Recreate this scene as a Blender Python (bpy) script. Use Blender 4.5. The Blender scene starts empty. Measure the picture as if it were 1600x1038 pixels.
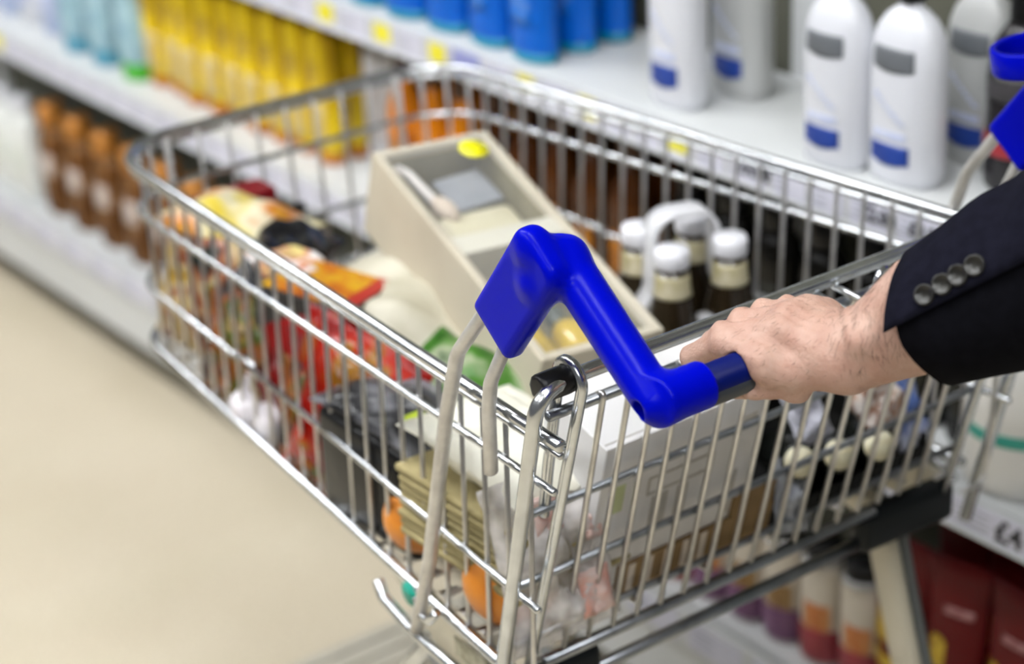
import bpy, bmesh, math, random
import numpy as np
from mathutils import Vector, Matrix, Quaternion

random.seed(7)
SC = bpy.context.scene
COL = SC.collection
PI = math.pi

# ------------------------------------------------------------------ materials
MATS = {}
def principled(name):
    m = bpy.data.materials.new(name); m.use_nodes = True
    return m, m.node_tree, m.node_tree.nodes['Principled BSDF']

def mat(name, col, rough=.5, metal=0., col2=None, scale=8., bump=0., bscale=60., spec=.5, coat=0., sss=0., detail=3., ramp=(.35, .65)):
    """procedural material: principled with a noise driven colour variation and bump"""
    if name in MATS: return MATS[name]
    m, nt, b = principled(name); N = nt.nodes; L = nt.links
    b.inputs['Roughness'].default_value = rough
    b.inputs['Metallic'].default_value = metal
    b.inputs['Specular IOR Level'].default_value = spec
    b.inputs['Coat Weight'].default_value = coat
    if sss:
        b.inputs['Subsurface Weight'].default_value = sss
        b.inputs['Subsurface Radius'].default_value = (.9, .35, .2)
        b.inputs['Subsurface Scale'].default_value = .006
    tc = N.new('ShaderNodeTexCoord')
    if col2 is None: col2 = tuple(c * .93 for c in col[:3])
    nz = N.new('ShaderNodeTexNoise'); nz.inputs['Scale'].default_value = scale; nz.inputs['Detail'].default_value = detail
    L.new(tc.outputs['Object'], nz.inputs['Vector'])
    r = N.new('ShaderNodeValToRGB')
    r.color_ramp.elements[0].position = ramp[0]; r.color_ramp.elements[1].position = ramp[1]
    r.color_ramp.elements[0].color = (*col2[:3], 1); r.color_ramp.elements[1].color = (*col[:3], 1)
    L.new(nz.outputs['Fac'], r.inputs['Fac']); L.new(r.outputs['Color'], b.inputs['Base Color'])
    if bump:
        n2 = N.new('ShaderNodeTexNoise'); n2.inputs['Scale'].default_value = bscale; n2.inputs['Detail'].default_value = 4
        L.new(tc.outputs['Object'], n2.inputs['Vector'])
        bp = N.new('ShaderNodeBump'); bp.inputs['Strength'].default_value = bump; bp.inputs['Distance'].default_value = .002
        L.new(n2.outputs['Fac'], bp.inputs['Height']); L.new(bp.outputs['Normal'], b.inputs['Normal'])
    MATS[name] = m
    return m

def print_mat(name, cols, scale=18., rough=.35, stretch=(1, 1, 1), bump=.25, bscale=25., kind='noise', const=False, detail=2., lo=.3, hi=.7):
    """printed packaging: several ink colours laid out by a noise / voronoi pattern"""
    if name in MATS: return MATS[name]
    m, nt, b = principled(name); N = nt.nodes; L = nt.links
    b.inputs['Roughness'].default_value = rough; b.inputs['Specular IOR Level'].default_value = .2
    tc = N.new('ShaderNodeTexCoord'); mp = N.new('ShaderNodeMapping')
    mp.inputs['Scale'].default_value = stretch
    L.new(tc.outputs['Object'], mp.inputs['Vector'])
    if kind == 'noise':
        t = N.new('ShaderNodeTexNoise'); t.inputs['Detail'].default_value = detail; out = t.outputs['Fac']
        t.inputs['Scale'].default_value = scale
    else:
        t = N.new('ShaderNodeTexVoronoi'); t.inputs['Scale'].default_value = scale
        sep = N.new('ShaderNodeSeparateColor'); L.new(t.outputs['Color'], sep.inputs['Color']); out = sep.outputs[0]
        lo, hi = 0., 1.
    L.new(mp.outputs['Vector'], t.inputs['Vector'])
    r = N.new('ShaderNodeValToRGB'); cr = r.color_ramp
    n = len(cols)
    while len(cr.elements) < n: cr.elements.new(.5)
    for i, c in enumerate(cols):
        cr.elements[i].position = lo + (hi - lo) * i / max(1, n - 1) if not const else lo + (hi - lo) * i / n
        cr.elements[i].color = (*c, 1)
    if const: cr.interpolation = 'CONSTANT'
    L.new(out, r.inputs['Fac']); L.new(r.outputs['Color'], b.inputs['Base Color'])
    if bump:
        n2 = N.new('ShaderNodeTexNoise'); n2.inputs['Scale'].default_value = bscale; n2.inputs['Detail'].default_value = 3
        L.new(tc.outputs['Object'], n2.inputs['Vector'])
        bp = N.new('ShaderNodeBump'); bp.inputs['Strength'].default_value = bump; bp.inputs['Distance'].default_value = .006
        L.new(n2.outputs['Fac'], bp.inputs['Height']); L.new(bp.outputs['Normal'], b.inputs['Normal'])
    MATS[name] = m
    return m

def clear_mat(name, tint=(1, 1, 1), rough=.12, opacity=.25, bump=.0, bscale=30., ior=1.45):
    """thin clear film: transparent mixed with a glossy, slightly milky skin"""
    if name in MATS: return MATS[name]
    m = bpy.data.materials.new(name); m.use_nodes = True
    nt = m.node_tree; N = nt.nodes; L = nt.links; b = N['Principled BSDF']
    b.inputs['Base Color'].default_value = (*tint, 1); b.inputs['Roughness'].default_value = rough
    tc = N.new('ShaderNodeTexCoord'); nz = N.new('ShaderNodeTexNoise'); nz.inputs['Scale'].default_value = bscale
    L.new(tc.outputs['Object'], nz.inputs['Vector'])
    mr = N.new('ShaderNodeMapRange'); mr.inputs['To Min'].default_value = opacity * .5; mr.inputs['To Max'].default_value = min(1, opacity * 1.5)
    mr.inputs['From Min'].default_value = .3; mr.inputs['From Max'].default_value = .7
    L.new(nz.outputs['Fac'], mr.inputs['Value']); L.new(mr.outputs['Result'], b.inputs['Alpha'])
    if bump:
        bp = N.new('ShaderNodeBump'); bp.inputs['Strength'].default_value = bump; bp.inputs['Distance'].default_value = .006
        L.new(nz.outputs['Fac'], bp.inputs['Height']); L.new(bp.outputs['Normal'], b.inputs['Normal'])
    MATS[name] = m
    return m

# ------------------------------------------------------------------ object helpers
def tag(o, label=None, cat=None, group=None, kind=None):
    if label: o['label'] = label
    if cat: o['category'] = cat
    if group: o['group'] = group
    if kind: o['kind'] = kind
    return o

def empty(name, loc=(0, 0, 0), rot=(0, 0, 0)):
    o = bpy.data.objects.new(name, None); COL.objects.link(o)
    o.location = loc; o.rotation_euler = rot; o.empty_display_size = .05
    return o

def link_bm(name, bm, material, parent=None, smooth=True, loc=None, rot=None):
    me = bpy.data.meshes.new(name)
    bmesh.ops.recalc_face_normals(bm, faces=bm.faces[:])
    bm.to_mesh(me); bm.free()
    return link_me(name, me, material, parent, smooth, loc, rot)

def link_me(name, me, material, parent=None, smooth=True, loc=None, rot=None):
    for m in (material if isinstance(material, (list, tuple)) else [material]):
        me.materials.append(m)
    if smooth:
        for p in me.polygons: p.use_smooth = True
    o = bpy.data.objects.new(name, me); COL.objects.link(o)
    if parent: o.parent = parent
    if loc is not None: o.location = loc
    if rot is not None: o.rotation_euler = rot
    return o

def copy_tree(o, parent=None):
    c = o.copy(); COL.objects.link(c)
    if parent: c.parent = parent
    for ch in list(o.children): copy_tree(ch, c)
    return c

# ------------------------------------------------------------------ shape helpers
def fillet(pts, rads, n=7, closed=False):
    pts = [Vector(p) for p in pts]
    if not isinstance(rads, (list, tuple)): rads = [rads] * len(pts)
    out = []
    N = len(pts)
    for i, p in enumerate(pts):
        if (not closed and i in (0, N - 1)) or rads[i] <= 0:
            out.append(p); continue
        a = pts[i - 1]; b = pts[(i + 1) % N]
        d1 = (a - p); d2 = (b - p)
        ang = d1.angle(d2)
        if ang > PI - .02: out.append(p); continue
        t = min(rads[i] / math.tan(ang / 2), d1.length * .49, d2.length * .49)
        p1 = p + d1.normalized() * t; p2 = p + d2.normalized() * t
        r = t * math.tan(ang / 2)
        bis = (d1.normalized() + d2.normalized()).normalized()
        c = p + bis * (r / math.sin(ang / 2))
        v1 = (p1 - c).normalized(); v2 = (p2 - c).normalized()
        for k in range(n + 1):
            s = k / n
            out.append(c + v1.slerp(v2, s) * r if v1.angle(v2) > 1e-3 else p1.lerp(p2, s))
    return out

def add_tube(bm, pts, r, seg=10, caps=True, flat=1.0, bev=.25, up=None):
    """sweep a round section (flat<1 squashes it sideways) along a polyline; r may be a list"""
    pts = [Vector(p) for p in pts]
    n = len(pts)
    rs = r if isinstance(r, (list, tuple)) else [r] * n
    tang = []
    for i in range(n):
        t = (pts[min(i + 1, n - 1)] - pts[max(i - 1, 0)]).normalized()
        tang.append(t)
    ref = Vector(up) if up else (Vector((0, 0, 1)) if abs(tang[0].z) < .9 else Vector((1, 0, 0)))
    nrm = (ref - tang[0] * ref.dot(tang[0])).normalized()
    rings = []
    def ring(c, t, nr, rad):
        b = t.cross(nr).normalized()
        return [bm.verts.new(c + nr * (math.cos(2 * PI * k / seg) * rad) + b * (math.sin(2 * PI * k / seg) * rad * flat)) for k in range(seg)]
    for i in range(n):
        if i:
            q = tang[i - 1].rotation_difference(tang[i]); nrm = (q @ nrm)
            nrm = (nrm - tang[i] * nrm.dot(tang[i])).normalized()
        if i == 0 and caps and bev:
            rings.append(ring(pts[0], tang[0], nrm, rs[0] * (1 - bev)))
            rings.append(ring(pts[0] + tang[0] * rs[0] * bev, tang[0], nrm, rs[0]))
        elif i == n - 1 and caps and bev:
            rings.append(ring(pts[i] - tang[i] * rs[i] * bev, tang[i], nrm, rs[i]))
            rings.append(ring(pts[i], tang[i], nrm, rs[i] * (1 - bev)))
        else:
            rings.append(ring(pts[i], tang[i], nrm, rs[i]))
    for a, b in zip(rings, rings[1:]):
        for k in range(seg):
            bm.faces.new((a[k], a[(k + 1) % seg], b[(k + 1) % seg], b[k]))
    if caps:
        bm.faces.new(list(reversed(rings[0]))); bm.faces.new(rings[-1])

def tube(name, pts, r, material, parent=None, seg=10, fil=0, flat=1.0, n=7, up=None):
    bm = bmesh.new()
    add_tube(bm, fillet(pts, fil, n) if fil else pts, r, seg, flat=flat, up=up)
    return link_bm(name, bm, material, parent)

def add_box(bm, c, s, bev=.0, M=None, seg=2):
    r = bmesh.ops.create_cube(bm, size=1.0)
    vs = r['verts']
    for v in vs: v.co = Vector((v.co.x * s[0], v.co.y * s[1], v.co.z * s[2]))
    if bev:
        es = list({e for v in vs for e in v.link_edges})
        rr = bmesh.ops.bevel(bm, geom=es, offset=bev, segments=seg, affect='EDGES', profile=.5)
        vs = list({v for f in rr['faces'] for v in f.verts} | {v for v in vs if v.is_valid})
    for v in vs:
        v.co = (M @ v.co if M is not None else v.co) + Vector(c)
    return vs

def box(name, c, s, material, parent=None, bev=.002, smooth=False, M=None):
    bm = bmesh.new(); add_box(bm, c, s, bev, M)
    return link_bm(name, bm, material, parent, smooth)

def add_lathe(bm, prof, seg=28, sx=1., sy=1., off=(0, 0, 0), M=None, power=2.0):
    """revolve (r,z) profile; sx, sy squash it; power>2 makes the section squarer"""
    rings = []
    for r, z in prof:
        ring = []
        for k in range(seg):
            a = 2 * PI * k / seg; c = math.cos(a); s = math.sin(a)
            f = (abs(c) ** power + abs(s) ** power) ** (-1 / power)
            v = Vector((c * f * r * sx, s * f * r * sy, z))
            if M is not None: v = M @ v
            ring.append(bm.verts.new(v + Vector(off)))
        rings.append(ring)
    for a, b in zip(rings, rings[1:]):
        for k in range(seg):
            bm.faces.new((a[k], a[(k + 1) % seg], b[(k + 1) % seg], b[k]))
    bm.faces.new(list(reversed(rings[0]))); bm.faces.new(rings[-1])

def lathe(name, prof, material, parent=None, seg=28, sx=1., sy=1., loc=None, rot=None, power=2.0):
    bm = bmesh.new(); add_lathe(bm, prof, seg, sx, sy, power=power)
    return link_bm(name, bm, material, parent, True, loc, rot)

def add_patch(bm, prof, z0, z1, a0, a1, sx=1., sy=1., d=.0006, na=12, nz=6, power=2.0, curve=0.):
    """printed label wrapped on part of a lathed body: a thin shell with thickness"""
    def rad(z):
        for (r1, za), (r2, zb) in zip(prof, prof[1:]):
            if za <= z <= zb and zb > za: return r1 + (r2 - r1) * (z - za) / (zb - za)
        return prof[-1][0]
    g = []
    for lay in (0., d):
        rows = []
        for i in range(nz + 1):
            row = []
            for j in range(na + 1):
                t = j / na
                a = a0 + (a1 - a0) * t; c = math.cos(a); s = math.sin(a)
                z = z0 + (z1 - z0) * i / nz + (curve * (2 * t - 1) ** 2 if i == 0 else 0)
                f = (abs(c) ** power + abs(s) ** power) ** (-1 / power)
                r = rad(z)
                row.append(bm.verts.new((c * f * (r * sx + lay + .0002), s * f * (r * sy + lay + .0002), z)))
            rows.append(row)
        g.append(rows)
    for rows in g:
        for i in range(nz):
            for j in range(na):
                bm.faces.new((rows[i][j], rows[i][j + 1], rows[i + 1][j + 1], rows[i + 1][j]))
    A, B = g
    for i in range(nz):
        for j in (0, na):
            bm.faces.new((A[i][j], A[i + 1][j], B[i + 1][j], B[i][j]))
    for j in range(na):
        for i in (0, nz):
            bm.faces.new((A[i][j], A[i][j + 1], B[i][j + 1], B[i][j]))

def patch(name, prof, z0, z1, a0, a1, material, parent, **k):
    bm = bmesh.new(); add_patch(bm, prof, z0, z1, a0, a1, **k)
    return link_bm(name, bm, material, parent)

# signed distance modelling (numpy) -> naive surface nets: gives one continuous, smoothly blended surface
def sd_caps(P, a, b, ra, rb, sq=None):
    a = np.array(a, float); b = np.array(b, float); ab = b - a
    h = np.clip(((P - a) @ ab) / (ab @ ab), 0, 1)
    return np.linalg.norm(P - a - h[..., None] * ab, axis=-1) - (ra + (rb - ra) * h)
def sd_box(P, c, R, hs, rd):
    q = np.abs((P - np.array(c)) @ np.array(R).T) - (np.array(hs) - rd)
    return np.linalg.norm(np.maximum(q, 0), axis=-1) + np.minimum(q.max(-1), 0) - rd
def sd_ell(P, c, R, rr):
    q = (P - np.array(c)) @ np.array(R).T / np.array(rr)
    k = np.linalg.norm(q, axis=-1)
    return (k - 1) * min(rr)
def smin(a, b, k):
    h = np.clip(.5 + .5 * (b - a) / k, 0, 1)
    return b + (a - b) * h - k * h * (1 - h)
def smax(a, b, k): return -smin(-a, -b, k)

def surface_nets(fn, lo, hi, step):
    lo = np.array(lo, float); hi = np.array(hi, float)
    n = np.ceil((hi - lo) / step).astype(int) + 1
    ax = [lo[i] + step * np.arange(n[i]) for i in range(3)]
    G = np.stack(np.meshgrid(*ax, indexing='ij'), -1)
    D = fn(G.reshape(-1, 3)).reshape(n)
    ins = D < 0
    cs = [(i, j, k) for i in (0, 1) for j in (0, 1) for k in (0, 1)]
    sl = lambda A, c: A[c[0]:n[0] - 1 + c[0], c[1]:n[1] - 1 + c[1], c[2]:n[2] - 1 + c[2]]
    cnt = sum(sl(ins, c).astype(int) for c in cs)
    act = (cnt > 0) & (cnt < 8)
    idx = -np.ones(act.shape, int); cells = np.argwhere(act); idx[act] = np.arange(len(cells))
    acc = np.zeros((len(cells), 3)); w = np.zeros(len(cells))
    for c1 in cs:
        for a in range(3):
            if c1[a]: continue
            c2 = list(c1); c2[a] = 1
            d1 = sl(D, c1)[act]; d2 = sl(D, c2)[act]
            x = (d1 < 0) != (d2 < 0)
            t = np.where(x, d1 / np.where(x, d1 - d2, 1), 0)
            p = np.tile(np.array(c1, float), (len(cells), 1)); p[:, a] += t
            acc[x] += p[x]; w[x] += 1
    V = lo + (cells + acc / w[:, None]) * step
    F = []
    for a in range(3):
        b, c = (a + 1) % 3, (a + 2) % 3
        sA = [slice(None)] * 3; sB = [slice(None)] * 3
        sA[a] = slice(0, n[a] - 1); sB[a] = slice(1, n[a])
        x = ins[tuple(sA)] != ins[tuple(sB)]
        E = np.argwhere(x)
        for e in E:
            if e[b] == 0 or e[c] == 0 or e[b] >= n[b] - 1 or e[c] >= n[c] - 1: continue
            q = []
            for db, dc in ((0, 0), (1, 0), (1, 1), (0, 1)):
                f = e.copy(); f[b] -= db; f[c] -= dc; q.append(idx[tuple(f)])
            if ins[tuple(e)]: q.reverse()
            F.append(q[::-1])
    return V, F

def sdf_obj(name, fn, lo, hi, step, material, parent=None, origin=(0, 0, 0), smooth_it=1):
    V, F = surface_nets(fn, lo, hi, step)
    me = bpy.data.meshes.new(name)
    me.from_pydata([tuple(v - np.array(origin)) for v in V], [], [tuple(int(i) for i in f) for f in F])
    bm = bmesh.new(); bm.from_mesh(me)
    for _ in range(smooth_it): bmesh.ops.smooth_vert(bm, verts=bm.verts[:], factor=.5, use_axis_x=True, use_axis_y=True, use_axis_z=True)
    bmesh.ops.recalc_face_normals(bm, faces=bm.faces[:])
    bm.to_mesh(me); bm.free()
    return link_me(name, me, material, parent)

def add_pillow(bm, w, h, t, nx=18, ny=22, seal=.06, wob=.004, seed=0, M=None):
    """flow-wrapped bag lying in its xy plane: puffed middle, flat crimped ends"""
    rnd = random.Random(seed)
    ph = [rnd.uniform(0, 6.28) for _ in range(8)]
    lay = []
    for sgn in (1, -1):
        rows = []
        for j in range(ny + 1):
            v = j / ny; row = []
            e = min(v, 1 - v)
            vv = max(0, (e - seal)) / (.5 - seal)
            prof = (1 - (1 - vv) ** 2.2) ** .6 if vv > 0 else 0
            for i in range(nx + 1):
                u = i / nx; uu = 1 - abs(2 * u - 1) ** 2.6
                z = sgn * (t / 2 * prof * max(0, uu) ** .55 + .0006)
                z += sgn * prof * uu * wob * (math.sin(9 * u + ph[0] + 5 * v) + math.sin(13 * v + ph[1] - 4 * u) + .7 * math.sin(21 * u + 17 * v + ph[2]))
                pinch = 1 - .1 * prof * (1 - uu * .2)
                x = (u - .5) * w * pinch; y = (v - .5) * h
                if e < seal: z += .0012 * math.sin(u * 60)
                p = Vector((x, y, z))
                row.append(bm.verts.new(M @ p if M is not None else p))
            rows.append(row)
        lay.append(rows)
    for rows in lay:
        for j in range(ny):
            for i in range(nx):
                bm.faces.new((rows[j][i], rows[j][i + 1], rows[j + 1][i + 1], rows[j + 1][i]))
    A, B = lay
    for j in range(ny):
        for i in (0, nx): bm.faces.new((A[j][i], A[j + 1][i], B[j + 1][i], B[j][i]))
    for i in range(nx):
        for j in (0, ny): bm.faces.new((A[j][i], A[j][i + 1], B[j][i + 1], B[j][i]))

def pillow(name, w, h, t, material, loc, rot, parent=None, **k):
    bm = bmesh.new(); add_pillow(bm, w, h, t, **k)
    return link_bm(name, bm, material, parent, True, loc, rot)

def text_obj(name, s, size, material, parent, loc, rot, extr=.0003, align='CENTER', sx=1.):
    c = bpy.data.curves.new(name, 'FONT'); c.body = s; c.size = size; c.extrude = extr
    c.align_x = align; c.align_y = 'CENTER'
    c.materials.append(material)
    o = bpy.data.objects.new(name, c); COL.objects.link(o)
    o.parent = parent; o.location = loc; o.rotation_euler = rot; o.scale = (sx, 1, 1)
    return o

# ------------------------------------------------------------------ shared frames
SYAW = .045                                   # the shelves stand 2.6 degrees off the trolley's axis
cS, sS = math.cos(SYAW), math.sin(SYAW)
def S2W(X, Y, Z=0.): return Vector((X * cS - Y * sS, X * sS + Y * cS, Z))
ORD = ['first', 'second', 'third', 'fourth', 'fifth', 'sixth', 'seventh', 'eighth', 'ninth', 'tenth', 'eleventh', 'twelfth', 'thirteenth', 'fourteenth']

# ------------------------------------------------------------------ materials used
STEEL = mat('zinc_plated_steel', (.68, .70, .72), .22, 1., (.52, .54, .56), 30, .05, 90)
WIRE = mat('galvanised_wire', (.64, .63, .61), .3, .95, (.5, .49, .48), 40, .05, 120)
STRUT = mat('steel_strut_floor_tint', (.62, .6, .56), .35, .55, (.5, .48, .45), 60, .1, 200)  # steel strut; the floor's cream reflection is put into the base colour
BLUE = mat('blue_plastic', (.0, .002, .40), .27, 0, (.0, .002, .37), 6, .02, 400, spec=.07)
BLUED = mat('navy_handle_plastic', (.001, .006, .10), .35, 0, (.001, .005, .085), 10, spec=.12)
BLACK = mat('black_rubber', (.006, .006, .007), .4, 0, (.004, .004, .005), 20, spec=.35)
CREAM = mat('cream_enamel', (.62, .58, .46), .4, 0, (.55, .51, .41), 14, .05)
DARKG = mat('dark_grey_plastic', (.09, .1, .1), .5)
WHITE = mat('white_enamel', (.60, .615, .615), .45, 0, (.57, .585, .585), 5, spec=.3)
CARD = mat('white_ticket_card', (.60, .60, .69), .6, 0, (.57, .57, .66), 20, spec=.2)
INK = mat('black_ink', (.02, .02, .025), .6)
GINK = mat('grey_ink', (.35, .36, .42), .6)
TEAL = mat('green_sticker', (.0, .33, .24), .45)
YELT = mat('yellow_ticket', (.72, .64, .01), .55, 0, (.78, .72, .05), 30)
LILAC = mat('lilac_ticket', (.27, .29, .58), .55)

# ------------------------------------------------------------------ setting
def floor_mat():
    m, nt, b = principled('beige_vinyl_floor'); N = nt.nodes; L = nt.links
    b.inputs['Roughness'].default_value = .38
    tc = N.new('ShaderNodeTexCoord')
    n1 = N.new('ShaderNodeTexNoise'); n1.inputs['Scale'].default_value = 3.; n1.inputs['Detail'].default_value = 4
    n2 = N.new('ShaderNodeTexNoise'); n2.inputs['Scale'].default_value = 160.; n2.inputs['Detail'].default_value = 2
    for n in (n1, n2): L.new(tc.outputs['Object'], n.inputs['Vector'])
    r1 = N.new('ShaderNodeValToRGB'); e = r1.color_ramp.elements
    e[0].position = .3; e[0].color = (.60, .53, .40, 1); e[1].position = .7; e[1].color = (.66, .59, .46, 1)
    r2 = N.new('ShaderNodeValToRGB'); e = r2.color_ramp.elements
    e[0].position = .35; e[0].color = (.8, .78, .74, 1); e[1].position = .6; e[1].color = (1, 1, 1, 1)
    mx = N.new('ShaderNodeMixRGB'); mx.blend_type = 'MULTIPLY'; mx.inputs['Fac'].default_value = 1
    L.new(n1.outputs['Fac'], r1.inputs['Fac']); L.new(n2.outputs['Fac'], r2.inputs['Fac'])
    L.new(r1.outputs['Color'], mx.inputs['Color1']); L.new(r2.outputs['Color'], mx.inputs['Color2'])
    L.new(mx.outputs['Color'], b.inputs['Base Color'])
    return m
o = box('floor', (-.3, 2., -.03), (6.4, 12, .06), floor_mat(), bev=0); tag(o, kind='structure')
o = box('ceiling', (-.3, 2., 3.13), (6.4, 12, .06), mat('white_ceiling_tile', (.42, .43, .44), .8), bev=0); tag(o, kind='structure')
LAMP = bpy.data.materials.new('lamp_diffuser'); LAMP.use_nodes = True
_n = LAMP.node_tree.nodes; _b = _n['Principled BSDF']
_b.inputs['Emission Color'].default_value = (.97, .985, 1, 1); _b.inputs['Emission Strength'].default_value = 15
_b.inputs['Base Color'].default_value = (.9, .9, .9, 1)
lamp = empty('ceiling_light', (-.75, .2, 3.1))
tag(lamp, 'long fluorescent ceiling light over the aisle, nearest the trolley', 'light', 'ceiling lights over the aisle')
box('housing', (0, 0, -.02), (.36, 1.5, .04), WHITE, lamp, .004)
box('diffuser', (0, 0, -.05), (.30, 1.44, .03), LAMP, lamp, .006)
for k, (lx, ly, lb) in enumerate([(-.75, 2.2, 'over the aisle beyond the front of the trolley'), (-.75, 4.2, 'at the far end of the aisle'),
                                  (-.75, -1.8, 'over the aisle behind the shopper'), (-2.3, 1.2, 'over the open floor left of the aisle'),
                                  (-2.3, -1.2, 'over the open floor behind the camera'), (-2.3, 3.4, 'over the open floor at the far left')]):
    c = copy_tree(lamp); c.location = (lx, ly, 3.1); c['label'] = 'long fluorescent ceiling light ' + lb

# ------------------------------------------------------------------ gondola shelving
XE = .40                                      # front edge of the shelves (shelf frame)
XB = .62                                      # back panel
Y0, Y1 = -.75, 4.6
BACK = mat('olive_grey_back_panel', (.115, .115, .088), .6, 0, (.10, .10, .075), 3, spec=.2)
g = empty('shelving_back', S2W(0, 0), (0, 0, SYAW))
tag(g, 'olive grey back panel with uprights behind the white shelves', 'shelf back')
box('back_panel', (XB + .02, (Y0 + Y1) / 2, .98), (.03, Y1 - Y0, 1.9), BACK, g, 0)
for yy in (-.6, .62, 1.84, 3.06, 4.28):
    box('upright', (XB + .001, yy, .98), (.02, .04, 1.9), WHITE, g, .002)

def shelf(name, z, label, thick=.022, strip_h=.04):
    e = empty(name, S2W(0, 0, z), (0, 0, SYAW)); tag(e, label, 'shelf')
    box('shelf_board', ((XE + .006 + XB) / 2, (Y0 + Y1) / 2, -thick / 2), (XB - XE - .012, Y1 - Y0, thick), WHITE, e, .003)
    s = box('ticket_strip', (XE, (Y0 + Y1) / 2, -strip_h / 2), (.006, Y1 - Y0, strip_h), mat('clear_grey_strip', (.5, .51, .52), .3), e, .0015)
    box('strip_lip', (XE - .0045, (Y0 + Y1) / 2, -strip_h + .001), (.005, Y1 - Y0, .004), WHITE, s, .001)
    for yy in (.62, 1.84, 3.06):
        box('bracket', ((XE + XB) / 2 + .03, yy, -thick - .02), (XB - XE - .08, .006, .04), WHITE, e, .002)
    return e, s

def ticket(strip, y, w, h, m=CARD, zc=-.02, lines=3, side=-1, price=None, psize=.022, yellow=None, x=XE - .0036):
    t = box('price_ticket', (x, y, zc), (.0012, w, h), m, strip, 0)
    # sub-sub details are merged in the ticket mesh: print lines as thin raised bars
    bm = bmesh.new(); bm.from_mesh(t.data)
    for k in range(lines):
        n0 = len(bm.faces)
        add_box(bm, (x - .0008, y + w * .22, zc + h * (.28 - .2 * k)), (.0004, w * (.42 - .06 * (k % 2)), h * .06))
        bm.faces.ensure_lookup_table()
        for f in bm.faces[n0:]: f.material_index = 1
    if yellow:
        n0 = len(bm.faces)
        add_box(bm, (x - .0009, y, zc + h * .1), (.0005, w * yellow, h * .8))
        bm.faces.ensure_lookup_table()
        for f in bm.faces[n0:]: f.material_index = 2
    if price:
        c = bpy.data.curves.new('p', 'FONT'); c.body = price; c.size = psize; c.extrude = .0003; c.align_x = 'CENTER'; c.align_y = 'CENTER'; c.offset = .0009
        to = bpy.data.objects.new('p', c); COL.objects.link(to)
        dg = bpy.context.evaluated_depsgraph_get(); tm = bpy.data.meshes.new_from_object(to.evaluated_get(dg))
        R = Matrix.Translation((x - .0010, y - w * .2, zc)) @ Matrix.Rotation(-PI / 2, 4, 'Z') @ Matrix.Rotation(PI / 2, 4, 'X')
        tm.transform(R); n0 = len(bm.faces); bm.from_mesh(tm); bm.faces.ensure_lookup_table()
        for f in bm.faces[n0:]: f.material_index = 3
        bpy.data.objects.remove(to); bpy.data.meshes.remove(tm)
    bm.to_mesh(t.data); bm.free()
    t.data.materials.append(GINK); t.data.materials.append(YELT); t.data.materials.append(INK)
    return t

up, ups = shelf('shelf', .897, 'upper white shelf carrying the white and the blue shampoo bottles')
mid, mids = shelf('shelf', .595, 'middle white shelf carrying the yellow, cyan and amber bottles')
base = empty('shelf', S2W(0, 0, .24), (0, 0, SYAW)); tag(base, 'deep white base shelf just above the floor, brown bottles and red tubes on it', 'shelf')
box('shelf_board', ((XE + .006 + XB) / 2, (Y0 + Y1) / 2, -.011), (XB - XE - .012, Y1 - Y0, .022), WHITE, base, .003)
bs = box('ticket_strip', (XE - .004, (Y0 + Y1) / 2, -.03), (.008, Y1 - Y0, .056), WHITE, base, .002)
box('plinth', (XE + .004, (Y0 + Y1) / 2, -.108), (.008, Y1 - Y0, .1), WHITE, base, .002)
box('kick_board', (XE + .06, (Y0 + Y1) / 2, -.185), (.01, Y1 - Y0, .11), mat('dark_kick_board', (.1, .09, .06), .6), base, .001)

# tickets in the strips (positions along the aisle read off the photograph)
YEL = [1.56, 1.415, 1.28, 1.14, .955, .78, .635]
y = .08
for w, kind in [(.07, 'p'), (.055, 'w'), (.06, 'p4'), (.062, 'p1'), (.05, 'w'), (.055, 'w'), (.062, 'p2'), (.05, 'w'), (.05, 'y'), (.045, 'w'), (.05, 'w'), (.05, 'y'), (.06, 'w'), (.05, 'y'), (.06, 'w'), (.06, 'l'), (.055, 'y'), (.06, 'w'), (.06, 'y'), (.07, 'w'), (.06, 'y'), (.07, 'w'), (.06, 'w'), (.06, 'y')]:
    yc = y + w / 2
    if kind == 'y': ticket(ups, yc, w * .9, .034, lines=0, yellow=.74)
    elif kind == 'l': ticket(ups, yc, w * .95, .036, m=LILAC, lines=0)
    elif kind == 'w': ticket(ups, yc, w * .92, .035, lines=4)
    else: ticket(ups, yc, w * .94, .035, lines=3, price={'p': '£4.80', 'p4': '£4.80', 'p1': '£2.00', 'p2': '£4.00'}[kind], psize=.021)
    y += w + .005
y = .068
for w, pr, yl in [(.125, '£4', 0), (.09, '£2.00', 0), (.07, None, 0), (.08, None, 0), (.08, None, 0), (.07, None, .6), (.08, None, 0)] + [(.075, None, 0)] * 10 + [(.08, None, 0)] * 6 + [(.075, None, 0)] * 6 + [(.07, None, .6), (.08, None, 0), (.07, None, 0)]:
    ticket(mids, y + w / 2, w * .95, .036, lines=4 if not yl else 0, price=pr, psize=(.036 if pr == '£4' else .027) if pr else .02, yellow=yl or None)
    y += w + .005
y = .02
for i in range(26):
    ticket(bs, y + .055, .1, .044, zc=-.03, lines=4, x=XE - .0088); y += .118
# ------------------------------------------------------------------ products on the shelves
def product(name, X, Y, z, label, cat, group=None, turn=0.):
    e = empty(name, S2W(X, Y, z), (0, 0, SYAW + turn)); return tag(e, label, cat, group)

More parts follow.
